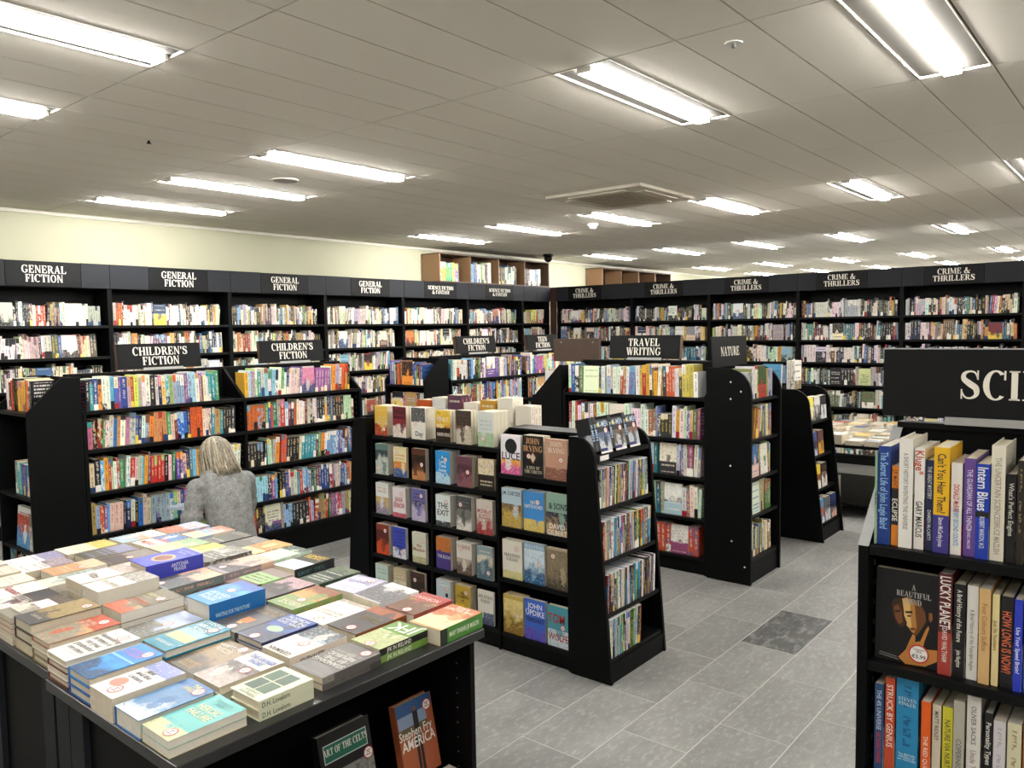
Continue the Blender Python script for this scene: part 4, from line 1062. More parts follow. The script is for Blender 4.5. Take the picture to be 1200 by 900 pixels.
# ---- film end display (faces -y)
FD = frame_at(3.10, 1.98, '-y')
DZ = [1.085, .835, .585, .33, .115]
DP = round_prof(.235, 1.175, .11, 0.0, .085)
sd = lambda z: .004 + .075 * z
endcap(FD, .535, DP, DZ, 'black sloped end display of films at the near end of the fiction stand', sd)
mcol = [('#23242a', '#c8ccd0', '#5a6a8a'), ('#23242a', '#c8ccd0', '#6a5a4a'), ('#1d1e24', '#b8c0c8', '#7a5a4a')]
x = .022; n3 = 0
for j in range(8):
    face_ = j in (2, 4, 6)
    if j == 7: continue
    if face_:
        m = FD @ Matrix.Translation((x, sd(1.085) + .012, 1.0852 + .0048)) @ Matrix.Rotation(-.22, 4, 'X')
        book(m, .1, .165, .022, mcol[n3], .62, 'dark comic volume facing out on the film display top shelf, %s from the left' % ORD[n3], 'comic volumes on the film display', titles=[(['X-MEN'], .55, .86, .8, .16, '#b8cce0', False)], sticker=(.7, .66, .014), patches=[(.04, .26, .8, .9, '#e8d83a'), (0, 1, 0, .06, '#e8e6e0'), (.0, .6, .06, .15, '#2a2a6a')], name='comic_volume', cat='comic')
        x += .102; n3 += 1
    else:
        m = FD @ Matrix.Translation((x + .026, sd(1.085) + .012, 1.0852 + .021)) @ Matrix.Rotation(-.22, 4, 'X') @ RZ90
        book(m, .08, .165, .026, ('#17181c', '#c8ccd0', '#6a7a9a'), .5, 'black spine of a comic volume on the film display, %s from the left' % ORD[[0, 1, 3, 5].index(j)], 'comic volumes on the film display', spine_text=[(['X-MEN'], .55, .5, '#a8c4e0', .7)], name='comic_volume', cat='comic')
        x += .03
tag(boxo('price_card', 0, .075, 0, .002, 0, .024, M['price']), 'white price card clipped to the film display top shelf', 'price card')
bpy.data.objects['price_card'].matrix_world = FD @ Matrix.Translation((.05, sd(1.085) - .0005, 1.06))
def dvd(i, m, w, h, t, inks, fo, style, shelf=0):
    o = link('film_case', spine_box_mesh(w, h, t, inks, rnd.random(), .7), None); o.matrix_world = m
    tag(o, '%s film case, %s from left, %s shelf of film display' % (cname(inks[0]), ordn(i), ['second', 'third', 'fourth', 'bottom'][shelf]), 'film case', 'film cases')
    mb = MB(); mb.box(.004, w - .002, .0006, t - .0006, h + .0002, h + .0014)
    link('clear_sleeve', mb.mesh('clear_sleeve', flat('#c9ccd0'), fix=False), None, o)
for q, z in enumerate(DZ[1:]):
    spine_row(FD, .026, .512, z, sd(z) + .006, 'dvd', .188, .008, .0155, .002, (lambda qq: (lambda *a: dvd(*a, shelf=qq)))(q), lean=.05, hmax=.197, full=[.97, .97, .97, .62][q], face=0, wbook=.134)

# ---------------------------------------------------------------- science bookcase at the right (faces -x)
FS = frame_at(1.82, .515, '-x')
SZ = [1.206, .945, .69, .43, .17]
rs = gondola(FS, 1.2, .29, SZ, [.011, 1.189], 'black science bookcase close to the camera at the right edge', top=1.44, knee=1.205, group='free-standing bookcases')
mb = MB(); a0, a1 = (-.0025, 1.2035), (.276, 1.4425)
mb.prism([a0, (a0[0] + .0022, a0[1] + .0), (a1[0] + .0, a1[1] - .0022), a1], -.0004, .0226, 'x'); mb.build('lit_edge_strip', M['edgegrey'], rs)  # grey strip paints the light caught on the black panel's sloping edge
rsg = section_sign(FS, .308, .262, 1.4665, .66, .162, ["SCIENCE"], 'large science sign cut off by the right edge of the picture', tilt=.06, size=.41, strip=False)
boxo('label_strip', -.19, .33, -.012, -.001, -.014, .004, M['greystrip'], rsg)
boxo('top_edge', -.33, .33, -.001, .0305, .1625, .1655, M['edgegrey'], rsg)
# (left edge y, right edge y, height, a, b, c, style, spine lettering)
R1 = [(.489, .4835, .205, '#8fb59a', '#f2f0e6', '#2a2a2a', [(['TOM MASON'], .5, .6, '#1c1c1c', .6)]),
 (.483, .458, .218, '#23408c', '#6aa8e8', '#16224a', [(['The Secret Life of John Logie Baird'], .55, .78, '#9cc8f0', .5)]),
 (.456, .442, .176, '#e88a2a', '#1c1c1c', '#2a3050', [(['ECLIPSE'], .45, .42, '#f4f0e8', .62), (['J.P. McEVOY'], .82, .26, '#7a3a14', .5)]),
 (.440, .412, .238, '#efece4', '#9a9a96', '#c8c4b8', [(['A SHORT HISTORY INVENTING THE UNIVERSE'], .52, .7, '#8f8f8c', .26)]),
 (.410, .390, .219, '#f2efe8', '#c43a2a', '#5a7a98', [(['Kluge*'], .86, .24, '#c8402c', .72), (['GARY MARCUS'], .3, .36, '#2a2a2a', .5)]),
 (.389, .373, .195, '#252f52', '#d8d8d8', '#8a8a6a', [(['THE GREAT MYSTERY'], .75, .36, '#d8dce4', .4), (['DAMIEN McCARTY'], .28, .34, '#d8dce4', .35)]),
 (.372, .342, .225, '#f0bc22', '#4a3a8a', '#d86a22', [(["Can't You Hear Them?"], .66, .56, '#2c2430', .42), (['Simon McCarthy-Jones'], .2, .28, '#e8e4f0', .25)]),
 (.340, .319, .194, '#efeae2', '#c8343a', '#4a9ac8', [(['DONALD McRAE'], .62, .3, '#c43440', .55), (['EVERY SECOND COUNTS'], .3, .4, '#3f94c8', .5)]),
 (.317, .295, .205, '#6d4c9a', '#e8e0f0', '#8a6ab0', [(['THE GUARDIAN OF ALL THINGS'], .58, .62, '#e4dcee', .36), (['MICHAEL S. MALONE'], .18, .2, '#e4dcee', .3)]),
 (.294, .269, .197, '#1f3fae', '#f0f0f4', '#1a1a1a', [(['Intern Blues'], .74, .46, '#f4f4f8', .6), (['ROBERT MARION, M.D.'], .28, .34, '#d8e0f0', .32)]),
 (.268, .243, .236, '#e6e0ce', '#b0a890', '#c9c0aa', [(['THE UNCERTAIN SCIENCES'], .62, .56, '#a89c88', .34), (['BRUCE MAZLISH'], .2, .28, '#a89c88', .34)]),
 (.241, .224, .18, '#1b1a1c', '#d0ccc0', '#5a4a3a', [(["What's Perfect Engine"], .6, .6, '#d8d4c8', .42)]),
 (.222, .21, .21, '#2a2420', '#a08a60', '#6a4a30', None), (.208, .19, .2, '#3a9ac8', '#f0f4f6', '#1c4a6a', None), (.188, .16, .22, '#d8d4c8', '#333333', '#8a2a2a', None)]
R2 = [(.358, .332, .218, '#5a1f1e', '#f0ece4', '#b8483a', [(['LUCKY PLANET'], .72, .52, '#f2eee6', .62), (['DAVID WALTHAM'], .3, .34, '#e8dcd0', .3)]),
 (.330, .308, .2, '#1a1a1c', '#e8e4da', '#5a4a3a', [(['A Brief History of the Future'], .66, .56, '#e8e4da', .34), (['John Naughton'], .2, .18, '#e8e4da', .3)]),
 (.306, .285, .2, '#e4e2dc', '#8a8a88', '#5a3020', [(['A Brief History of the Future'], .5, .5, '#8f8f8c', .3), (['John Naughton'], .18, .16, '#8f8f8c', .3)]),
 (.283, .262, .2, '#d9b27a', '#a8743a', '#b8433a', [(['Four Colours Suffice'], .6, .5, '#a07440', .34)]),
 (.260, .247, .192, '#ecd9a0', '#a87a3a', '#e07a2a', [(['Just Six Numbers'], .55, .45, '#8a6a3a', .4)]),
 (.245, .223, .19, '#211f24', '#d8d0c8', '#e0663a', [(['HOW LONG IS NOW?'], .5, .68, '#e8744a', .6)]),
 (.221, .206, .19, '#2f3fc0', '#8ac4e0', '#f0f0f4', [(['Use Your Speed Brain?'], .45, .6, '#e8ecf8', .4)]),
 (.204, .186, .19, '#3a3fb0', '#e8e8f4', '#f0f0f4', None), (.184, .16, .2, '#d8d2c4', '#333333', '#8a2a2a', None), (.158, .13, .2, '#3a6a4a', '#f0e8d8', '#333333', None)]
R3 = [(.482, .463, .2, '#33507f', '#c8d4e4', '#8fb0d8', [(['THE 4% UNIVERSE'], .7, .46, '#c8d6e8', .4), (['RICHARD PANEK'], .26, .36, '#c03a44', .42)]),
 (.461, .441, .218, '#d0502c', '#f4e4d8', '#8a2f1c', [(['STRUCK BY GENIUS'], .6, .66, '#f4e6da', .5)]),
 (.439, .394, .225, '#2a8cc0', '#184a7a', '#7ac4e4', [(['STEVEN', 'PINKER'], .78, .2, '#c8e6f4', .0)]),
 (.387, .368, .186, '#e8621f', '#f0e0cc', '#b84a14', [(['THE RED QUEEN'], .35, .5, '#f4e0d0', .36)]),
 (.366, .349, .183, '#d8cbb4', '#5a5a5a', '#a89a84', [(['MATT RIDLEY'], .75, .36, '#5a5a5c', .36)]),
 (.347, .327, .183, '#d8cf3a', '#3a3a2a', '#8a8422', [(['NATURE VIA NURTURE'], .5, .7, '#5a5a2a', .42)]),
 (.325, .304, .206, '#b4b0a0', '#6a6a64', '#8a8678', [(['COPERNICUS'], .4, .4, '#6a6a64', .38)]),
 (.301, .275, .222, '#dedbd2', '#8a8a88', '#b0aca2', [(['OLIVER SACKS'], .72, .38, '#77777a', .28), (['Uncle Tungsten'], .3, .36, '#a88a84', .32)]),
 (.269, .254, .193, '#1c1b1e', '#e8e4da', '#8a7a5a', [(['Personality Types'], .66, .5, '#ece8de', .5), (['III'], .3, .1, '#ece8de', .5)]),
 (.252, .230, .185, '#d2cdd0', '#a89ca4', '#b8b0b4', None), (.228, .203, .186, '#dcd6b4', '#8a6a4a', '#b8b090', None), (.201, .18, .19, '#b8703a', '#f0e0c8', '#7a4420', None), (.178, .15, .2, '#3a5a7a', '#e8e8e8', '#333333', None)]
for q, (row, z) in enumerate(((R1, SZ[0]), (R2, SZ[1]), (R3, SZ[2]))):
    for j, (ya, yb, h, a, b, c, st) in enumerate(row):
        t = ya - yb - .0008
        x = .515 - ya
        m = FS @ Matrix.Translation((x + t + .001, .022 + .004 * (j % 3), z)) @ RZ90
        if st: st = [(a_, b_, c_, d_, min(.8, e_ * 1.25)) for a_, b_, c_, d_, e_ in st]
        wide = q == 2 and j == 2
        ob = book(m, .13 + .012 * (j % 3), h, t, (a, b, c), .5, '%s book on the %s shelf of the science bookcase, %s from left' % (cname(a), ['top', 'second', 'third'][q], ordn(j + (1 if q == 1 else 0))), 'science books', spine_text=None if wide else st, hard=h > .23, seed=.123, name='science_book')
        if wide:
            for lines, cz, hh in ((['STEVEN', 'PINKER'], .76, .11), (['The BETTER', 'ANGELS of', 'our NATURE'], .2, .15)):
                link('title', text_mesh(text_polys(lines, t * .84, hh * h, True if cz > .5 else False), lambda p, s: (-.0005, t / 2 - p, cz * h + s), flat('#cfe8f4')), None, ob)
# bands of colour that go round particular spines
def spine_band(lab, z0, z1, col):
    for o in bpy.data.objects:
        if o.get('label', '') == lab:
            h = max(v.co.z for v in o.data.vertices); t = max(v.co.y for v in o.data.vertices)
            mb = MB(); mb.poly([(-.0002, t, z0 * h), (-.0002, 0, z0 * h), (-.0002, 0, z1 * h), (-.0002, t, z1 * h)])
            link('spine_band', mb.mesh('spine_band', flat(col), fix=False), None, o)
L_ = lambda c, s, n: '%s book on the %s shelf of the science bookcase, %s from left' % (c, s, n)
spine_band(L_('orange', 'top', 'third'), .26, .72, '#19191c')
spine_band(L_('yellow', 'top', 'seventh'), 0, .36, '#3f3888')
spine_band(L_('blue', 'top', 'tenth'), .44, .5, '#16181c')
spine_band(L_('dark red', 'second', 'second'), 0, .42, '#a83e34')
spine_band(L_('green', 'top', 'first'), .25, .75, '#eeeee6')
# the face-out biography
bm_ = FS @ Matrix.Translation((.03, .03, SZ[1] + .0008)) @ Matrix.Rotation(-.03, 4, 'X')
ob = book(bm_, .128, .205, .022, ('#131215', '#5a3a1c', '#c89a5a'), 0.0, 'black face-out biography with two faces, second shelf of science bookcase', 'science books', name='science_book', titles=[(['A', 'BEAUTIFUL', 'MIND'], .6, .76, .48, .17, '#b8b4b0', True)], patches=[], plain_=True)
def blob(pts, col, yy, par, w=.128, h=.205, name='printed_panel'):
    mb = MB(); mb.poly([(x * w, yy, z * h) for x, z in pts]); link(name, mb.mesh(name, flat(col), fix=False), None, par)
blob([(.25, .62), (.30, .69), (.40, .70), (.44, .60), (.48, .42), (.42, .38), (.34, .42), (.28, .50)], '#3c2414', -.0003, ob)
blob([(.29, .60), (.36, .63), (.42, .56), (.44, .44), (.38, .42), (.32, .48)], '#7a4a28', -.00036, ob)
blob([(.31, .56), (.40, .57), (.40, .55), (.32, .54)], '#1c100a', -.0004, ob)
blob([(.42, .70), (.52, .73), (.68, .70), (.78, .60), (.80, .50), (.74, .42), (.66, .33), (.58, .36), (.54, .40), (.50, .42), (.505, .45), (.46, .52), (.45, .58)], '#6e421e', -.00042, ob)
blob([(.42, .70), (.54, .72), (.62, .66), (.64, .52), (.66, .42), (.62, .35), (.58, .36), (.54, .40), (.50, .42), (.505, .45), (.46, .52), (.45, .58)], '#b9803e', -.00046, ob)
blob([(.42, .70), (.50, .72), (.55, .64), (.56, .52), (.58, .43), (.56, .38), (.54, .40), (.50, .42), (.505, .45), (.46, .52), (.45, .58)], '#e2b870', -.0005, ob)
blob([(.47, .57), (.58, .585), (.59, .56), (.48, .55)], '#2a170c', -.00054, ob)
blob([(.50, .53), (.57, .54), (.56, .52), (.51, .515)], '#2a170c', -.00054, ob)
blob([(.55, .40), (.64, .41), (.63, .385), (.57, .38)], '#6e2c1a', -.00054, ob)
blob([(.84, .6), (.89, .6), (.9, .54), (.87, .5), (.84, .53)], '#8a5628', -.0005, ob)
blob([(.38, .06), (.50, .16), (.54, .24), (.60, .34), (.64, .33), (.64, .26), (.72, .28), (.80, .42), (.84, .46), (.85, .43), (.78, .28), (.76, .2), (.98, .22), (.98, .1), (.80, .02), (.5, .0)], '#c4813a', -.00056, ob)
for q in range(4): blob([(.50 + .05 * q, .12 + .02 * q), (.505 + .05 * q, .12 + .02 * q), (.57 + .05 * q, .25 + .01 * q), (.565 + .05 * q, .25 + .01 * q)], '#5a3014', -.0006, ob)
blob([(.07, .05), (.38, .03), (.38, .04), (.07, .06)], '#8a8884', -.0006, ob); blob([(.08, .075), (.36, .055), (.36, .064), (.08, .084)], '#8a8884', -.0006, ob)
st = link('price_sticker', sticker_mesh(.0205, False), None, ob); st.location = (.7 * .128, -.0012, .14 * .205)
link('sticker_price', text_mesh(text_polys(['€5.99'], .028, .008), lambda a, b: (.7 * .128 + a, -.0016, .14 * .205 - .006 + b), flat('#2a2226')), None, ob)
link('sticker_price', text_mesh(text_polys(['Chapters', 'SITE'], .024, .010), lambda a, b: (.7 * .128 + a, -.0016, .14 * .205 + .007 + b), flat('#8a7a78')), None, ob)

for z, a in zip(SZ, (.36, .39, .37, .03, .03)):
    spine_row(FS, a, 1.17, z, .025, 'travel', .2, .06, .022, .006, to(low), lean=.05, full=.97, face=.02, wbook=.13)
low.build('shelf_spines', 'remaining spines on the science shelves and the low shelves behind the tables', 'books')
# ---------------------------------------------------------------- display tables
TZ0 = .72
M['tabletop'] = plain('table_black', '#2b2c2d', 0.28, 0.12, 30, spec=.5)
def table(x0, x1, y0, y1, label, legs):
    r = empty('display_table', Matrix.Translation((x0, y0, 0))); tag(r, label, 'table', 'display tables')
    w, d = x1 - x0, y1 - y0
    boxo('table_top', 0, w, 0, d, TZ0 - .03, TZ0, M['tabletop'], r, bevel=.003)
    boxo('under_shelf', .06, w - .06, .03, d - .03, .20, .225, M['black'], r)
    boxo('centre_panel', .062, w - .062, d / 2 - .008, d / 2 + .008, .2255, TZ0 - .0305, M['black'], r)
    for a in (.03, w - .05): boxo('end_panel', a, a + .02, .02, d - .02, 0.0, TZ0 - .0305, M['black'], r)
    for a in (.012, w - .03):
        for b in legs: boxo('leg', a, a + .0175, b, b + .085, 0.0, TZ0 - .0305, M['fascia'], r)
    mb = MB()
    for q in range(8): mb.cyl((w - .0525, .08, .25 + .05 * q), .003, .0022, 8, 'x')
    mb.build('peg_holes', M['metal'], r)
    return r
table(.838, 1.885, 1.69, 2.43, 'black display table nearest the camera covered with lying books', (.53, .62))
table(.862, 2.03, 2.44, 3.775, 'second black display table behind the nearest one, covered with lying books', (.04, .5, 1.2))

GT = 'books lying on the front tables'
def lie(u, v, z, w, h, t, orient, jig=0.0):
    """u,v = low corner of the footprint"""
    if orient == 'L': m = Matrix(((0, 0, 1, u), (-1, 0, 0, v + w), (0, -1, 0, z + t), (0, 0, 0, 1)))
    else: m = Matrix(((0, 0, -1, u + h), (1, 0, 0, v), (0, -1, 0, z + t), (0, 0, 0, 1)))
    c = Vector((u + h / 2, v + w / 2, 0))
    return Matrix.Translation(c) @ Matrix.Rotation(jig, 4, 'Z') @ Matrix.Translation(-c) @ m
def pile(u, v, n, t, w, h, orient, inks, style, name, hard=False, titles=(), patches=(), sticker=(.75, .16), spine_text=None, jig=None, base=TZ0, low=None, seed=None):
    z = base + .0004
    for d in range(n):
        top = d == n - 1
        ik = inks if (top or low is None) else low
        lab = name if top else '%s, %s copy up' % (' '.join(name.split()[:12]), ORD[d])
        a = (rnd.uniform(-.02, .02) if jig is None else jig) * (1 if top else .6)
        book(lie(u, v, z, w, h, t, orient, a), w, h, t, ik, style, lab, GT, hard=hard, titles=titles if top else (), patches=patches if top else (), sticker=sticker if top else None, spine_text=spine_text, seed=seed)
        z += t + .0004
W_, H_ = .13, .2
cream = '#e8e2d2'
# column one, read from the left side (tails towards -x)
pile(.846, 1.735, 2, .021, .13, .2, 'L', ('#5fbdb9', '#e8d9a0', '#3a8f98'), .24, 'teal heroic failure paperback on the front corner pile', titles=[(['HEROIC', 'FAILURE'], .5, .62, .66, .2, '#f4ecc0', False), (['THE STORY OF', 'BRITISH'], .5, .86, .5, .1, '#3a8a8e', False)], sticker=(.72, .12, .018), jig=-.01)
pile(.842, 1.872, 1, .05, .128, .2, 'L', ('#2a6aa8', '#dfeaf2', '#5a8ab8'), .82, 'thick hardback with a blue and white icy sea painting', hard=True, sticker=(.78, .84, .018), titles=[(['THE', 'WRECK'], .55, .86, .4, .2, '#e8e0a0', False)], jig=0)
pile(.842, 2.012, 2, .031, .128, .195, 'L', ('#ece4dc', '#c87a6a', '#7a86c0'), 1.72, 'white paperback with an oval portrait and blue flowers', patches=[('e', .3, (.3, .2, .12), None, '#c98a78')], titles=[(['Jane', 'and the', 'Letters'], .45, .6, .7, .24, '#4a4a4e', False)], sticker=(.6, .16, .02), jig=0)
pile(.846, 2.158, 3, .024, .128, .205, 'L', ('#1f86d8', '#123f6a', '#2a9ae8'), .5, 'bright blue book with a dark inset and pink capitals', titles=[(['HARVEST', 'OF HEART'], .45, .76, .7, .14, '#b88ad0', False)], patches=[(0, 1, .56, .6, '#8ac8f0')], sticker=(.78, .84, .018), jig=0, low=('#2a5fb0', '#e8e8e8', '#8ab0d8'), hard=True)
pile(.85, 2.312, 4, .0195, .128, .208, 'L', ('#eeeae0', '#b85a50', '#6a6a6c'), 0.0, 'white book closely covered with grey handwriting', titles=[(['Reconsidering', 'the letters of', 'our great', 'grandmother', 'and others'], .5, .5, .86, .8, '#7a7676', False)], sticker=(.7, .84, .018), jig=0, low=('#7a3a34', '#e8e0d8', '#c8b8a8'), hard=True)
pile(.87, 2.483, 4, .0195, .128, .208, 'L', ('#b8471f', '#8a8a78', '#d8a06a'), .62, 'rust red book with a fruit and shell painting', titles=[(['THE STILL', 'LIFE TABLE'], .35, .7, .5, .12, '#f0d8c0', True)], patches=[(0, 1, .64, 1, '#b8481f')], sticker=(.6, .86, .018), jig=0, low=('#8a7a5a', '#e8e0d0', '#c8b898'), hard=True)
pile(.875, 2.634, 3, .033, .13, .21, 'L', ('#4a4648', '#6a5a4a', '#a08a5a'), 1.3, 'dark grey hardback with a dim still life, tall pile', titles=[(['CARAVANS'], .5, .2, .5, .1, '#b8b0a0', False)], sticker=(.72, .86, .018), jig=0, hard=True, low=('#3a2c22', '#c8b898', '#5a4a3a'))
pile(.872, 2.782, 5, .017, .128, .2, 'L', ('#8a8474', '#d8d2c4', '#5a4a40'), 1.2, 'collage covered paperback with a white label, left edge pile', patches=[(.1, .8, .5, .75, '#eeeae4')], sticker=None, jig=0, low=('#b84a50', '#f0ece4', '#e0dcd0'))
pile(.88, 2.925, 4, .019, .128, .2, 'L', ('#3f3d40', '#e4e0da', '#7a4a48'), .5, 'dark paperback splashed with white lettering', titles=[(['QUEENS'], .4, .5, .7, .2, '#e8e2da', True)], sticker=None, jig=0)
pile(.885, 3.07, 4, .018, .128, .2, 'L', ('#ece8e2', '#b03a44', '#8a8a8c'), .15, 'white paperback with dark red script at the left edge', titles=[(['Rumours'], .5, .55, .85, .2, '#a8303c', False)], sticker=None, jig=0)
# column two
pile(1.073, 1.724, 2, .026, .13, .165, 'R', ('#dfe0c4', '#45604e', '#7a947c'), 0.0, 'cream green hardback with four dark woodcut panels', hard=True, sticker=None, patches=[(.2, .55, .12, .45, '#4a6350'), (.58, .93, .12, .45, '#4f6a55'), (.2, .55, .48, .8, '#557058'), (.58, .93, .48, .8, '#425a49')], titles=[(['Willing and', 'Lovelorn'], .5, .91, .7, .12, '#6a7a5a', True)], spine_text=[(['D.H. Lovelorn'], .7, .5, '#5a6a50', .5)], jig=0)
pile(1.065, 1.895, 2, .022, .135, .2, 'L', ('#d8cfc4', '#a89a94', '#4a3a36'), .62, 'hardback with pale snarling dogs and blue brush title', titles=[(['THE SAVAGE', 'SHORE'], .55, .8, .75, .2, '#2f6fc8', False)], sticker=(.72, .5, .018), jig=0, hard=True, low=('#9ab0b0', '#e0e0d8', '#889090'))
pile(1.08, 2.06, 1, .03, .15, .2, 'L', ('#6e5a40', '#3a3028', '#9a8462'), .8, 'brown book with a shadowy landscape and white capitals', titles=[(['HAMPTONS', 'FREEZER'], .45, .78, .7, .18, '#ece4d4', False), (['ROBERT', 'WRIGHT'], .5, .16, .6, .14, '#d8b888', True)], sticker=(.75, .9, .018), jig=0)
pile(1.088, 2.228, 2, .025, .138, .215, 'L', ('#1f86a0', '#d9c88a', '#7ab0c0'), 0.0, 'teal book with a pale beach picture in the middle', patches=[(.06, .94, .3, .66, '#cfc498'), (.06, .94, .5, .66, '#9ab8c8')], titles=[(['COASTAL', 'MIRAGE', 'SONGS'], .45, .82, .7, .26, '#e8f0e8', True), (['MARION KAY'], .5, .15, .6, .08, '#d8e8e8', False)], sticker=(.75, .8, .018), jig=0, hard=True)
pile(1.105, 2.425, 1, .034, .13, .215, 'L', ('#aebde0', '#5a5648', '#8a8470'), .5, 'book with a pale blue sky over brown moorland', sticker=(.6, .55, .018), titles=[(['SKY AND MOOR'], .5, .8, .7, .08, '#dfe6f4', False)], jig=0)
pile(1.13, 2.6, 2, .034, .14, .215, 'L', ('#6a6048', '#c8552e', '#a89a70'), .35, 'olive brown paperback with orange brush letters', titles=[(['GREEN MOSSES'], .5, .72, .8, .16, '#cbbf98', False), (['LOOKING'], .5, .45, .7, .16, '#d0542e', False)], sticker=(.75, .7, .018), jig=0)
pile(1.14, 2.79, 2, .049, .132, .215, 'L', ('#ece8de', '#3a3634', '#9a948c'), 1.62, 'thick white paperback with a dark crowd photograph', titles=[(['THE CROWD'], .5, .32, .8, .1, '#b8b0a4', True)], sticker=None, jig=0)
pile(1.158, 2.975, 2, .043, .132, .215, 'L', ('#eeeae2', '#8a8884', '#b8a8a0'), 1.7, 'thick white paperback with a thin grey script, behind the crowd one', titles=[(['Vital'], .5, .35, .5, .12, '#6a6664', False)], sticker=None, jig=0)
pile(1.10, 3.12, 2, .03, .12, .2, 'L', ('#a8b4ac', '#e0dccc', '#6a746e'), .4, 'grey green book partly under the white paperbacks', sticker=None, jig=0)
pile(1.17, 3.25, 2, .03, .13, .2, 'L', ('#c79a72', '#5a4038', '#e0c0a0'), 1.6, 'tan book with a reclining portrait', sticker=(.7, .6, .016), jig=0)
pile(1.11, 3.4, 2, .028, .13, .2, 'L', ('#e9e5dc', '#6a5a66', '#9a8a92'), 1.55, 'white edged book with a dim purple band', sticker=None, jig=0)
pile(1.13, 3.545, 2, .026, .13, .2, 'L', ('#efece6', '#c4b2b0', '#8a86a8'), 1.6, 'white book with a pale lilac picture near the far left corner', sticker=None, jig=0)
pile(.9, 3.22, 3, .024, .128, .2, 'L', ('#e6dccb', '#8a6a5a', '#b8a898'), .4, 'cream book at the left edge behind the red script one', sticker=None, jig=0)
pile(.905, 3.38, 3, .024, .128, .2, 'L', ('#d2cabb', '#6a5a6a', '#b8a898'), .5, 'beige book at the far left edge', sticker=None, jig=0)
pile(.91, 3.54, 3, .024, .128, .2, 'L', ('#e8e4da', '#b87a6a', '#c8b8a8'), .4, 'white book in the far left corner of the table', sticker=None, jig=0)
# column three, read from the other side (spines towards the near side)
pile(1.274, 1.737, 2, .0185, .14, .21, 'R', ('#66625f', '#4a4644', '#c8c2ba'), 0.0, 'charcoal paperback with pale republic title and bent corner', titles=[(['STANDING', 'BY THE', 'REPUBLIC'], .5, .52, .8, .26, '#dcd8d0', False)], patches=[('e', .4, (.3, .12, .06), None, '#9a948c')], sticker=(.22, .14, .018), jig=.02)
pile(1.288, 1.903, 1, .046, .14, .205, 'R', ('#e3d6ca', '#3a4656', '#b8ccd8'), .42, 'thick cream journalists paperback with blue ink drawing', titles=[(['GERMAN'], .5, .93, .7, .07, '#2a2a2c', False)], spine_text=[(['JOURNALISTS'], .62, .42, '#1c1c1e', .55), (['the shaping of new'], .2, .3, '#8a8078', .3)], sticker=(.4, .56, .018), jig=0)
pile(1.305, 2.068, 2, .022, .138, .205, 'R', ('#1f2a55', '#3c58a8', '#16204a'), 1.0, 'navy paperback with a glowing blue light and white border', titles=[(['JOHN SIMM', 'THE BRIGHT', 'HORIZON'], .5, .2, .85, .22, '#e8ecf4', False)], patches=[('e', .5, (.55, .25, .1), None, '#a8c8a8')], sticker=(.5, .9, .018), jig=0, hard=True, low=('#d8d8e0', '#1f2a55', '#3c58a8'))
pile(1.312, 2.228, 1, .036, .145, .215, 'R', ('#4c4848', '#c86a30', '#5a5454'), 0.0, 'dark grey hardback with a glowing orange tower', titles=[(['THE HOURS', 'OF SEASONS'], .45, .2, .7, .16, '#b8a888', True)], patches=[(.3, .62, .5, .68, '#d07a3a'), (.4, .55, .68, .75, '#e8a860')], sticker=(.4, .88, .018), jig=0, hard=True)
pile(1.325, 2.398, 1, .085, .15, .21, 'R', ('#1f86c0', '#2458b0', '#3aa0d0'), .45, 'very thick bright blue hardback with blue spine', hard=True, titles=[(['SEEKING', 'FOR THE', 'CENTURY'], .5, .72, .75, .24, '#d0e8f4', False)], spine_text=[(['WAITING FOR THE FUTURE'], .6, .6, '#c0e0f0', .3)], sticker=(.5, .4, .018), jig=.0)
pile(1.35, 2.57, 1, .034, .135, .215, 'R', ('#3a3338', '#6a4f8a', '#8a8488'), .5, 'dark book with a small violet emblem behind the thick blue one', titles=[(['WHITE WHALE'], .5, .25, .7, .1, '#d8d0d4', False)], sticker=(.3, .8, .018), jig=0)
pile(1.35, 2.735, 2, .031, .145, .225, 'R', ('#6f7a7a', '#d8a88c', '#3a3a3c'), .95, 'hardback with a pale face wrapping onto its spine', sticker=(.6, .9, .018), jig=.0, hard=True)
pile(1.372, 2.92, 2, .053, .15, .225, 'R', ('#4148c0', '#3a3fa8', '#6a6fe0'), 0.0, 'bright violet blue hardback with an oval portrait, standing proud', hard=True, titles=[(['MARIE', 'ANTOINETTE'], .5, .17, .8, .13, '#b8bcf0', True)], patches=[('e', .45, (.56, .3, .2), None, '#d8b088'), ('e', .45, (.56, .24, .15), None, '#8a5a44')], spine_text=[(['ANTONIA', 'FRASER'], .42, .3, '#d8dcf8', .6)], sticker=None, jig=-.03)
pile(1.39, 3.095, 2, .025, .14, .21, 'R', ('#efe9e2', '#6a6462', '#a89c98'), .5, 'white book with a grey crowd drawing left of the violet hardback', sticker=None, jig=0)
pile(1.38, 3.25, 2, .025, .14, .21, 'L', ('#4a3a3a', '#a84a3a', '#8a8078'), 1.5, 'dark book with a red painted band', sticker=(.6, .5, .016), jig=0)
pile(1.36, 3.405, 2, .025, .14, .21, 'L', ('#5a564e', '#b0b4dc', '#8a8aa8'), 1.6, 'dark framed book with a lilac picture', sticker=None, jig=0)
pile(1.34, 3.56, 2, .025, .14, .21, 'L', ('#e8e0c8', '#9a8a3a', '#c8b458'), 1.6, 'cream and ochre book at the far edge', sticker=None, jig=0)
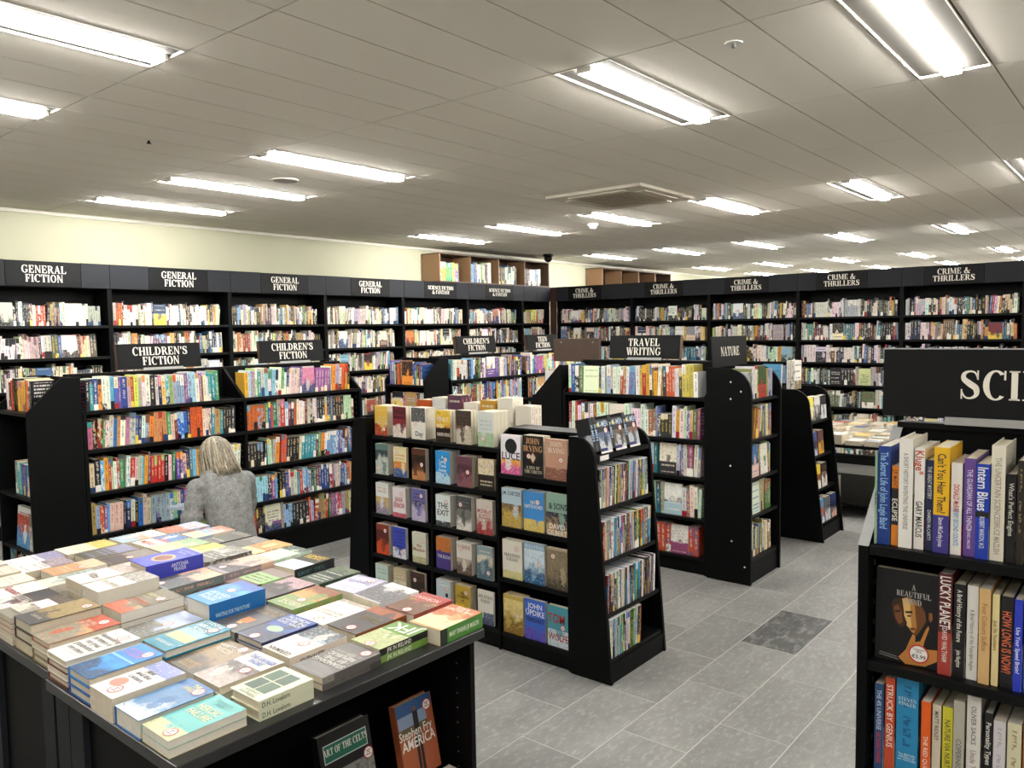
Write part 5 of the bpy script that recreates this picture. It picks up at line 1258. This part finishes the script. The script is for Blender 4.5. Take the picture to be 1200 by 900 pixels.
# column four
pile(1.488, 1.748, 2, .0215, .13, .195, 'R', ('#7aa04a', '#e8e2c4', '#b8bf8a'), .99, 'green Ireland history paperback with black spine', titles=[(['JFK'], .5, .2, .8, .22, '#f2f0e4', False)], patches=[(0, 1, 0, .4, '#6f9a42')], spine_text=[(['JFK IN IRELAND'], .6, .5, '#f2f0e4', .6)], sticker=(.45, .92, .018), jig=0, seed=.31)
pile(1.52, 1.893, 1, .045, .145, .21, 'R', ('#3f3534', '#a85a2a', '#6a4a48'), .25, 'dark hardback with a rust orange spine and small figures', hard=True, titles=[(['THE DUKE', 'OF NIGHT'], .45, .45, .6, .14, '#8a7a4a', True)], sticker=(.4, .86, .018), jig=0, low=None)
pile(1.525, 2.065, 1, .033, .15, .205, 'R', ('#f0ece2', '#b8aca0', '#c8b8a8'), .12, 'white paperback with lines of small grey type', titles=[(['A History of', 'Secret Letters'], .5, .6, .75, .14, '#a89c90', True)], sticker=(.4, .85, .018), jig=0)
pile(1.53, 2.235, 1, .045, .15, .21, 'R', ('#7f9a5c', '#8a4428', '#c89a5a'), .55, 'green and chestnut hardback with a patterned picture', hard=True, titles=[(['FOREST'], .4, .82, .7, .12, '#e8e4c8', True)], sticker=(.4, .62, .018), jig=0)
pile(1.555, 2.425, 1, .036, .145, .21, 'R', ('#4a3f44', '#b898a0', '#2c2428'), .75, 'dark hardback with a pink ribbon across it', hard=True, sticker=None, jig=0)
pile(1.575, 2.59, 1, .036, .145, .21, 'R', ('#9cc080', '#c8b8ac', '#4a3030'), .0, 'hardback with a plain green panel between pictures', hard=True, patches=[(0, 1, 0, .28, '#8a7a74'), (0, 1, .72, 1, '#6a4a44')], sticker=None, jig=0)
pile(1.59, 2.755, 2, .028, .145, .22, 'R', ('#8a7f8a', '#d8b4a0', '#4a4248'), .9, 'hardback with a mauve spine and portraits', hard=True, sticker=(.6, .8, .016), jig=.0, low=('#8a86b8', '#e0d8e8', '#4a4468'))
pile(1.605, 2.925, 2, .033, .145, .21, 'R', ('#5f5c58', '#8a867e', '#c8c4ba'), .45, 'grey hardback beside the violet blue one', hard=True, sticker=None, jig=.03)
pile(1.61, 3.09, 2, .026, .14, .21, 'R', ('#e8dc9a', '#d8c05a', '#b8a860'), .5, 'pale yellow book beside the grey hardback', sticker=None, jig=0)
pile(1.6, 3.245, 2, .026, .14, .21, 'R', ('#ded8a8', '#8fb08a', '#c8c890'), .6, 'pale yellow green book toward the far end', sticker=None, jig=0)
pile(1.6, 3.4, 2, .025, .14, .2, 'R', ('#f0ece4', '#3a78b0', '#c85a48'), .55, 'white book with a blue swimmer and red letters', titles=[(['SWIM'], .5, .8, .7, .14, '#c86050', False)], sticker=None, jig=.04)
pile(1.57, 3.555, 2, .025, .14, .2, 'L', ('#e2ddd0', '#a8c0cc', '#c89a7a'), .6, 'cream book with a pale blue band at the far edge', sticker=None, jig=0)
# column five
pile(1.688, 1.70, 1, .05, .135, .2, 'R', ('#c8a060', '#c8683a', '#e8d8a8'), .95, 'book with a chestnut horse and green spine on the right corner', titles=[(['THE SECRET', 'RACE'], .5, .13, .8, .14, '#f0ead8', False)], spine_text=[(['MARY SWANN JR MASON'], .45, .7, '#e8f0d8', .4)], sticker=None, jig=.02, low=None, hard=False, seed=.7)
pile(1.735, 1.862, 1, .05, .14, .18, 'R', ('#a8453f', '#b08a58', '#6a4a30'), .99, 'book of massed soldiers under a red title band', titles=[(['NORWAY'], .55, .25, .75, .14, '#e8c8bc', False)], patches=[(0, 1, 0, .36, '#b04c46')], sticker=(.4, .88, .018), jig=0, hard=True)
pile(1.742, 2.03, 1, .05, .15, .175, 'R', ('#c9c6c8', '#ece8e4', '#6a686c'), .95, 'pale photographic paperback curling at its corner', sticker=None, jig=-.06)
pile(1.752, 2.20, 1, .048, .15, .165, 'R', ('#cfcce0', '#b8b4d0', '#7a86b0'), .1, 'lavender paperback with faint blue title', titles=[(['Tranquille'], .5, .4, .7, .1, '#8a90b8', True)], sticker=(.3, .2, .018), jig=.08)
pile(1.80, 2.45, 1, .02, .13, .2, 'R', ('#2e4034', '#5a6a50', '#c8c8b8'), .3, 'dark green paperback lying low at the table edge', sticker=None, jig=0)
pile(1.80, 2.615, 1, .045, .135, .2, 'R', ('#1f1f22', '#6ab0b8', '#d8e0e0'), 1.5, 'black book with yellow title and cyan photograph', titles=[(['THE BIG', 'DEFENCE'], .5, .2, .8, .18, '#e8c030', False)], sticker=None, jig=.05)
pile(1.812, 2.775, 1, .05, .135, .195, 'R', ('#b9d0bc', '#3a4a44', '#e0e8dc'), .3, 'mint green hardback with a dark frieze', hard=True, sticker=None, jig=.02)
pile(1.825, 2.925, 1, .05, .135, .19, 'R', ('#ecd9a0', '#e0a060', '#d8884a'), .7, 'pale yellow hardback with an orange picture', hard=True, sticker=None, jig=.03)
pile(1.84, 3.085, 1, .04, .135, .18, 'R', ('#6a6662', '#8a8680', '#4a4644'), .4, 'dull grey book beside the kneeling person', sticker=None, jig=0)
pile(1.83, 3.24, 1, .04, .13, .19, 'R', ('#5a5854', '#7a766e', '#c8c4ba'), .2, 'charcoal book at the right edge near the person', sticker=None, jig=0)
pile(1.82, 3.39, 1, .045, .13, .2, 'R', ('#d8c8a8', '#c87a5a', '#9ab0c8'), .6, 'sunset coloured book near the person', sticker=None, jig=0)
pile(1.78, 3.545, 2, .025, .14, .2, 'R', ('#b8c4d8', '#e8e8ec', '#c86a4a'), 1.5, 'pale blue book in the far right corner of the table', sticker=None, jig=0)
def spine_cover(lab, col, z0=0, z1=1):
    for o in bpy.data.objects:
        if o.get('label', '') == lab:
            h = max(v.co.z for v in o.data.vertices); t = max(v.co.y for v in o.data.vertices)
            mb = MB(); mb.poly([(-.0002, t, z0 * h), (-.0002, 0, z0 * h), (-.0002, 0, z1 * h), (-.0002, t, z1 * h)])
            link('spine_band', mb.mesh('spine_band', flat(col), fix=False), None, o)
spine_cover('green Ireland history paperback with black spine', '#1c1c1c')
spine_cover('book with a chestnut horse and green spine on the right corner', '#4f8a3a', 0, .84)
spine_cover('book with a chestnut horse and green spine on the right corner', '#1f2a1c', .84, 1)
spine_cover('dark hardback with a rust orange spine and small figures', '#8a4a20')
spine_cover('very thick bright blue hardback with blue spine', '#1f6fb8')
spine_cover('bright violet blue hardback with an oval portrait, standing proud', '#3f46b8')

# ---- books on the shelf under the near table (they lean out of the open side, facing -y)
FU = frame_at(.838, 1.69, '-y') 
GU = 'books on the shelf under the near table'
def under(x, w, h, t, z, inks, style, lab, **k):
    return book(FU @ Matrix.Translation((x, .11, z + t * .199)) @ Matrix.Rotation(-.2, 4, 'X'), w, h, t, inks, style, lab, GU, **k)
under(.79, .155, .24, .03, .262, ('#a85a38', '#5a7aa8', '#b8683a'), 0.0, 'rust red America travel book with a standing man, leaning on the under shelf', hard=True, patches=[(0, .98, .84, 1, '#31588c'), (.02, .8, .66, .84, '#8fa0c0'), (0, .8, .6, .68, '#6a5a34'), (.43, .57, .46, .86, '#16161a'), (.42, .49, .1, .46, '#17171a'), (.52, .59, .06, .46, '#17171a'), ('e', .5, (.88, .05, .035), None, '#7a5a48')],
      titles=[(['Stephen Fry'], .45, .6, .82, .1, '#f2ece0', True), (['AMERICA'], .5, .46, .88, .15, '#f4f0e6', False)], sticker=(.84, .86, .018), plain_=True)
under(.5, .19, .295, .03, .2255, ('#151517', '#3a3a3c', '#8a8a88'), .62, 'black Art of the Celts book leaning on the under shelf', patches=[(.08, .92, .72, .9, '#c8d8d0'), (.095, .905, .73, .89, '#1f6a56')], titles=[(['ART OF THE CELTS'], .5, .825, .76, .1, '#f0f0ea', True)], sticker=(.9, .64, .018), hard=True, plain_=True)
under(.36, .13, .17, .025, .2255, ('#2a1c18', '#c8784a', '#e8b888'), 1.3, 'orange brown book low on the under shelf beside Art of the Celts', titles=[(['Kerouac'], .55, .8, .6, .14, '#1c1410', True)], sticker=(.8, .55, .016))
under(.16, .15, .15, .025, .2255, ('#1c3026', '#4a5a50', '#141a16'), .4, 'dark green book low on the under shelf', sticker=(.6, .8, .016))
for q in range(3):
    book(lie(.838 + .80, 1.70, .2254 + q * .0118 , .09, .17, .0114, 'R'), .09, .17, .0114, ('#b0552e', '#e8e0d0', '#5a3a6a'), .6, 'rust paperback lying under the America book, %s from the bottom' % ORD[q], GU, sticker=None)
FU2 = frame_at(.838, 2.43, '-x')
book(FU2 @ Matrix.Translation((.42, .1, .2315)) @ Matrix.Rotation(-.2, 4, 'X'), .17, .24, .03, ('#17181a', '#3a3a38', '#8a867c'), .5, 'black book with grey outline letters on the left side of the under shelf', GU, titles=[(['LOST'], .45, .7, .8, .2, '#8f8f8a', False)], hard=True)
FU3 = frame_at(.862, 3.775, '-x')
book(FU3 @ Matrix.Translation((.95, .1, .2315)) @ Matrix.Rotation(-.2, 4, 'X'), .17, .26, .03, ('#3a1c14', '#7a4422', '#c89048'), .7, 'dark brown book leaning under the second table', GU, hard=True, sticker=(.7, .6, .018))
book(FU3 @ Matrix.Translation((1.14, .1, .2315)) @ Matrix.Rotation(-.2, 4, 'X'), .12, .2, .03, ('#2a2c50', '#c8c4b8', '#16182c'), .4, 'navy book leaning under the second table', GU, hard=True)
# ---------------------------------------------------------------- the kneeling person
P0 = Matrix.Translation((2.60, 4.47, 0)) @ Matrix.Rotation(math.radians(-15), 4, 'Z')   # faces local +y
person = empty('person', P0)
tag(person, 'person in a grey jumper kneeling at the shelves, back turned, holding a book', 'person')
M['skin'] = plain('skin', '#c99a80', .55, .06, 20)
def wool():
    m, nt, b = newmat('grey_wool')
    tc = N(nt, 'ShaderNodeTexCoord'); n1 = N(nt, 'ShaderNodeTexNoise'); n1.inputs['Scale'].default_value = 170; n1.inputs['Detail'].default_value = 4
    n2 = N(nt, 'ShaderNodeTexNoise'); n2.inputs['Scale'].default_value = 28; n2.inputs['Detail'].default_value = 3
    for n in (n1, n2): nt.links.new(tc.outputs['Object'], n.inputs['Vector'])
    f = math_n(nt, 'ADD', math_n(nt, 'MULTIPLY', n1.outputs[0], .65), math_n(nt, 'MULTIPLY', n2.outputs[0], .35))
    r = N(nt, 'ShaderNodeMapRange'); r.inputs[1].default_value = .36; r.inputs[2].default_value = .64; nt.links.new(f, r.inputs[0])
    nt.links.new(mixc(nt, r.outputs[0], lin('#6f706f'), lin('#a9aaa8')), b.inputs['Base Color'])
    b.inputs['Roughness'].default_value = .95; b.inputs['Specular IOR Level'].default_value = .1
    bp = N(nt, 'ShaderNodeBump'); bp.inputs['Strength'].default_value = .5; bp.inputs['Distance'].default_value = .006
    nt.links.new(f, bp.inputs['Height']); nt.links.new(bp.outputs[0], b.inputs['Normal']); return m
M['wool'] = wool()
M['denim'] = plain('pale_denim', '#8fa9c4', .85, .2, 60)
M['shoe'] = plain('shoe_black', '#232427', .5)

def tube(mb, pts, n=18):
    """pts: list of (Vector, rx, ry, side) -> closed loft; side = preferred x direction of the ring"""
    rings = []
    for i, p in enumerate(pts):
        c = Vector(p[0]); a = Vector(pts[max(i - 1, 0)][0]); b = Vector(pts[min(i + 1, len(pts) - 1)][0])
        d = (b - a).normalized(); s = Vector(p[3]) if len(p) > 3 else Vector((1, 0, 0))
        s = (s - d * s.dot(d)).normalized(); t = d.cross(s)
        rings.append([c + s * p[1] * math.cos(2 * math.pi * k / n) + t * p[2] * math.sin(2 * math.pi * k / n) for k in range(n)])
    b0 = len(mb.v)
    for r in rings: mb.v += [tuple(q) for q in r]
    for i in range(len(rings) - 1):
        for k in range(n):
            j = (k + 1) % n
            mb.f.append((b0 + i * n + k, b0 + i * n + j, b0 + (i + 1) * n + j, b0 + (i + 1) * n + k)); mb.m.append(0)
    mb.f.append(tuple(b0 + k for k in reversed(range(n)))); mb.m.append(0)
    mb.f.append(tuple(b0 + (len(rings) - 1) * n + k for k in range(n))); mb.m.append(0)
def ball(mb, c, r, n=14, m=9):
    c = Vector(c); pts = []
    for i in range(m + 1):
        a = math.pi * i / m - math.pi / 2
        pts.append((c + Vector((0, 0, r[2] * math.sin(a))), max(.0008, r[0] * math.cos(a)), max(.0008, r[1] * math.cos(a))))
    tube(mb, pts, n)
def sculpt(name, mb, mat, voxel, smooth=6):
    o = mb.build(name, mat, person)
    rm = o.modifiers.new('union', 'REMESH'); rm.mode = 'VOXEL'; rm.voxel_size = voxel; rm.use_smooth_shade = True
    sm = o.modifiers.new('smooth', 'SMOOTH'); sm.factor = .5; sm.iterations = smooth
    return o
HC = Vector((-.015, .115, .915))                      # head centre
HR = Matrix.Translation(HC) @ Matrix.Rotation(math.radians(18), 4, 'Z') @ Matrix.Rotation(math.radians(-24), 4, 'X')
h_ = lambda x, y, z: HR @ Vector((x, y, z))
LS, RS = Vector((-.148, .02, .762)), Vector((.138, .035, .775))
LE, RE = Vector((-.212, -.055, .50)), Vector((.165, .13, .54))
LW, RW = Vector((-.16, .22, .575)), Vector((.10, .30, .60))
# body: one continuous surface
mb = MB()
tube(mb, [(Vector((0, -.07, .24)), .15, .12), (Vector((0, -.06, .33)), .155, .12), (Vector((.01, -.05, .46)), .112, .095), (Vector((.01, -.02, .60)), .11, .095), (Vector((0, .01, .73)), .13, .085), (Vector((0, .04, .795)), .105, .06), (Vector((0, .07, .84)), .055, .055), (Vector((-.005, .095, .88)), .05, .055)])
for s in (-1, 1):
    tube(mb, [(Vector((s * .09, -.06, .26)), .09, .09), (Vector((s * .11, .12, .21)), .085, .085), (Vector((s * .12, .34, .11)), .062, .06), (Vector((s * .12, .39, .075)), .05, .05)])
    tube(mb, [(Vector((s * .12, .38, .07)), .052, .055), (Vector((s * .115, .15, .075)), .052, .06), (Vector((s * .10, -.1, .065)), .038, .04), (Vector((s * .10, -.2, .06)), .035, .04), (Vector((s * .10, -.27, .03)), .036, .022)])
for S, E_, Wv in ((LS, LE, LW), (RS, RE, RW)):
    tube(mb, [(S, .05, .05, (0, 1, 0)), ((S + E_) / 2, .043, .043, (0, 1, 0)), (E_, .038, .038, (0, 1, 0))])
    tube(mb, [(E_, .038, .038, (0, 0, 1)), ((E_ + Wv) / 2, .035, .035, (0, 0, 1)), (Wv, .025, .022, (0, 0, 1))])
    d = (Wv - E_).normalized(); palm = Wv + d * .05
    tube(mb, [(Wv - d * .01, .024, .02, (0, 0, 1)), (palm, .04, .015, (0, 0, 1)), (Wv + d * .085, .038, .013, (0, 0, 1))], 12)
    sg = -1 if Wv.x < 0 else 1
    for q, L in enumerate((.062, .075, .07, .055)):
        b0 = Wv + d * .085 + Vector((0, 0, .028 - .018 * q)); inward = Vector((-sg, 0, 0))
        tube(mb, [(b0 - d * .02, .0085, .0085), (b0 + d * L * .45, .0085, .0085), (b0 + d * L * .75 + inward * .018, .0078, .0078), (b0 + d * L * .85 + inward * .034, .006, .006)], 8)
    t0 = Wv + d * .03 + Vector((0, 0, .032))
    tube(mb, [(t0, .012, .011), (t0 + d * .025 + Vector((-sg * .02, 0, .018)), .0095, .0095), (t0 + d * .055 + Vector((-sg * .026, 0, .02)), .0075, .0075)], 8)
ball(mb, HC, (.07, .088, .108), 18, 11)
def hball(x, y, z, r): 
    p = h_(x, y, z); ball(mb, p, (r, r, r), 10, 7)
tube(mb, [(h_(0, .03, -.05), .05, .05, (1, 0, 0)), (h_(0, .055, -.095), .03, .028, (1, 0, 0))])              # jaw and chin
tube(mb, [(h_(0, .082, .02), .008, .009), (h_(0, .098, -.012), .011, .012), (h_(0, .1, -.03), .014, .01)], 8)  # nose
hball(0, .083, -.055, .014); hball(.014, .08, -.056, .01); hball(-.014, .08, -.056, .01)                      # lips
for s in (-1, 1):
    tube(mb, [(h_(s * .068, 0, .02), .012, .006, (0, 1, 0)), (h_(s * .078, -.004, 0), .016, .006, (0, 1, 0)), (h_(s * .072, 0, -.03), .008, .005, (0, 1, 0))], 8)
sculpt('body', mb, M['skin'], .006, 3)
for s in (-1, 1):
    bm = bmesh.new(); bmesh.ops.create_uvsphere(bm, u_segments=10, v_segments=7, radius=.011); me = bpy.data.meshes.new('eye'); bm.to_mesh(me); bm.free()
    e = link('eye', me, flat('#e8e4de'), person); e.location = h_(s * .028, .082, .012)
# jumper with bunched sleeves
mb = MB()
tube(mb, [(Vector((.015, -.10, .40)), .13, .115), (Vector((.015, -.10, .425)), .146, .134), (Vector((.015, -.095, .45)), .142, .13), (Vector((.015, -.085, .50)), .138, .13), (Vector((.01, -.07, .56)), .138, .128), (Vector((.01, -.045, .63)), .14, .125), (Vector((.008, -.02, .70)), .15, .118), (Vector((0, .005, .755)), .164, .106), (Vector((0, .022, .80)), .15, .086), (Vector((0, .04, .833)), .122, .072), (Vector((0, .06, .856)), .08, .068), (Vector((0, .072, .868)), .07, .066), (Vector((0, .078, .876)), .072, .068)], 28)
for S, E_, Wv, fold in ((LS, LE, LW, 1), (RS, RE, RW, .6)):
    A = S + Vector((0, 0, -.005)); pts = []
    for k in range(9):
        t = k / 8; c = A.lerp(E_, t) + Vector(((-.012 if S.x < 0 else .012) * math.sin(math.pi * t), -.01 * math.sin(math.pi * t), 0)); rr = .062 - .006 * t + (.011 * fold * math.sin(t * 21) if t > .4 else 0)
        pts.append((c, rr, rr, (0, 1, 0)))
    tube(mb, pts, 18); ball(mb, A + Vector((0, 0, .004)), (.068, .07, .058), 16, 9); ball(mb, E_, (.058, .058, .056), 14, 9)
    pts = []
    for k in range(13):
        t = k / 12; c = E_.lerp(Wv, t); rr = .060 - .018 * t + .015 * fold * math.sin(t * 24 + 1)
        pts.append((c, rr, rr, (0, 0, 1)))
    tube(mb, pts, 18)
sculpt('jumper', mb, M['wool'], .0055, 3)
# ribbed hem below the jumper
mb = MB(); n = 60
for k in range(n):
    a, b = 2 * math.pi * k / n, 2 * math.pi * (k + 1) / n
    for z0, z1 in ((.385, .418),):
        f = lambda t, z: ((.144 + .003 * (k % 2)) * math.cos(t), -.10 + (.124 + .003 * (k % 2)) * math.sin(t), z)
        mb.poly([f(a, z0), f(b, z0), f(b, z1), f(a, z1)])
mb.build('hem', M['wool'], person)
# jeans and shoes
mb = MB()
tube(mb, [(Vector((0, -.09, .20)), .16, .13), (Vector((0, -.095, .28)), .178, .15), (Vector((0, -.095, .36)), .172, .14), (Vector((0, -.095, .42)), .158, .125)], 24)
for s in (-1, 1):
    tube(mb, [(Vector((s * .09, -.09, .26)), .1, .1), (Vector((s * .115, .1, .225)), .098, .095), (Vector((s * .125, .3, .14)), .075, .075), (Vector((s * .125, .40, .085)), .063, .063), (Vector((s * .125, .44, .07)), .04, .045)])
    tube(mb, [(Vector((s * .125, .41, .07)), .06, .065), (Vector((s * .12, .2, .078)), .062, .072), (Vector((s * .11, -.06, .072)), .05, .055), (Vector((s * .105, -.17, .062)), .046, .05)])
sculpt('jeans', mb, M['denim'], .009, 4)
for s in (-1, 1):
    mb = MB(); tube(mb, [(Vector((s * .105, -.13, .065)), .04, .045), (Vector((s * .105, -.2, .06)), .043, .05), (Vector((s * .105, -.27, .045)), .045, .04), (Vector((s * .105, -.31, .03)), .035, .025)]); sculpt('shoe', mb, M['shoe'], .007, 3)
# hair: a chin length bob of separate locks
def hair_mat():
    m, nt, b = newmat('grey_blond_hair')
    at = attr(nt, 'ink_a'); tc = N(nt, 'ShaderNodeTexCoord')
    mp = N(nt, 'ShaderNodeMapping'); mp.inputs['Scale'].default_value = (1, 1, .12); nt.links.new(tc.outputs['Object'], mp.inputs[0])
    n1 = N(nt, 'ShaderNodeTexNoise'); n1.inputs['Scale'].default_value = 260; nt.links.new(mp.outputs[0], n1.inputs['Vector'])
    r = N(nt, 'ShaderNodeMapRange'); r.inputs[1].default_value = .35; r.inputs[2].default_value = .65; r.inputs[3].default_value = .65; r.inputs[4].default_value = 1.15; nt.links.new(n1.outputs[0], r.inputs[0])
    hv = N(nt, 'ShaderNodeHueSaturation'); nt.links.new(at.outputs['Color'], hv.inputs['Color']); nt.links.new(r.outputs[0], hv.inputs['Value'])
    nt.links.new(hv.outputs[0], b.inputs['Base Color']); b.inputs['Roughness'].default_value = .45; b.inputs['Specular IOR Level'].default_value = .4
    return m
M['hair'] = hair_mat()
mb = MB(); cols = []
hr = random.Random(5)
crown = (0.01, -.01)
for k in range(1000):
    az = hr.uniform(0, 2 * math.pi)                      # 0 = right, pi/2 = front
    front = math.sin(az)
    if front > .8 and hr.random() < .8: continue
    start = hr.choice([.02, .1, .3, .7]) + hr.uniform(0, .25); end = 2.35 + (.25 if front < .2 else -.45 * front) + hr.uniform(-.2, .12)
    rad = 1.06 + hr.uniform(.0, .12); wig = hr.uniform(-.3, .3); fl = hr.uniform(-.1, .45); pts = []
    n = 9
    for i in range(n + 1):
        t = i / n; th = start + (end - start) * t
        a = az + wig * t * t
        if th < math.pi / 2: q = Vector((.083 * math.sin(th) * math.cos(a), .102 * math.sin(th) * math.sin(a), .118 * math.cos(th)))
        else:
            dn = th - math.pi / 2                         # hangs down, flips a little
            flare = 1.0 + .16 * dn - .30 * max(0, dn - .62) + fl * max(0, dn - .5)
            q = Vector((.083 * flare * math.cos(a), .102 * flare * math.sin(a), -.128 * dn))
        q = Vector((q.x * rad + crown[0] * (1 - t), q.y * rad + crown[1] * (1 - t), q.z * (rad if q.z > 0 else 1)))
        wd = .0078 * (1 - .75 * t ** 2.5) 
        pts.append((HR @ q, wd, .0026, HR.to_3x3() @ Vector((-math.sin(a), math.cos(a), 0))))
    f0 = len(mb.f); tube(mb, pts, 6)
    g_ = hr.random(); c = [x + (y - x) * g_ for x, y in zip(lin('#6a5e4c'), lin('#d2c4a8'))]
    if hr.random() < .3: c = lin(hr.choice(['#8a8478', '#b5ac9a', '#4f4638']))
    cols += [tuple(c) + (1,)] * (len(mb.f) - f0)
f0 = len(mb.f)                                           # under-layer so that no scalp shows
def cap(pts):
    tube(mb, pts, 20)
cap([(HR @ Vector((0, -.012, .116)), .012, .012), (HR @ Vector((0, -.012, .105)), .045, .05), (HR @ Vector((0, -.014, .07)), .072, .085), (HR @ Vector((0, -.018, .02)), .08, .088), (HR @ Vector((0, -.03, -.05)), .08, .075), (HR @ Vector((0, -.035, -.095)), .072, .06)])
cols += [lin('#5c5242') + (1,)] * (len(mb.f) - f0)
o = mb.build('hair', M['hair'], person, fix=False)
at = o.data.attributes.new('ink_a', 'FLOAT_COLOR', 'FACE'); at.data.foreach_set('color', np.array(cols, dtype=np.float32).ravel())
o.data.polygons.foreach_set('use_smooth', [True] * len(o.data.polygons))
# the book in the hands
bk = P0 @ Matrix.Translation((-.17, .22, .60)) @ Matrix.Rotation(math.radians(25), 4, 'Z') @ Matrix.Rotation(math.radians(-92), 4, 'X')
book(bk, .15, .2, .014, ('#aebccb', '#e0e6ea', '#5a6a7a'), .4, 'thin pale blue book held by the kneeling person', None)
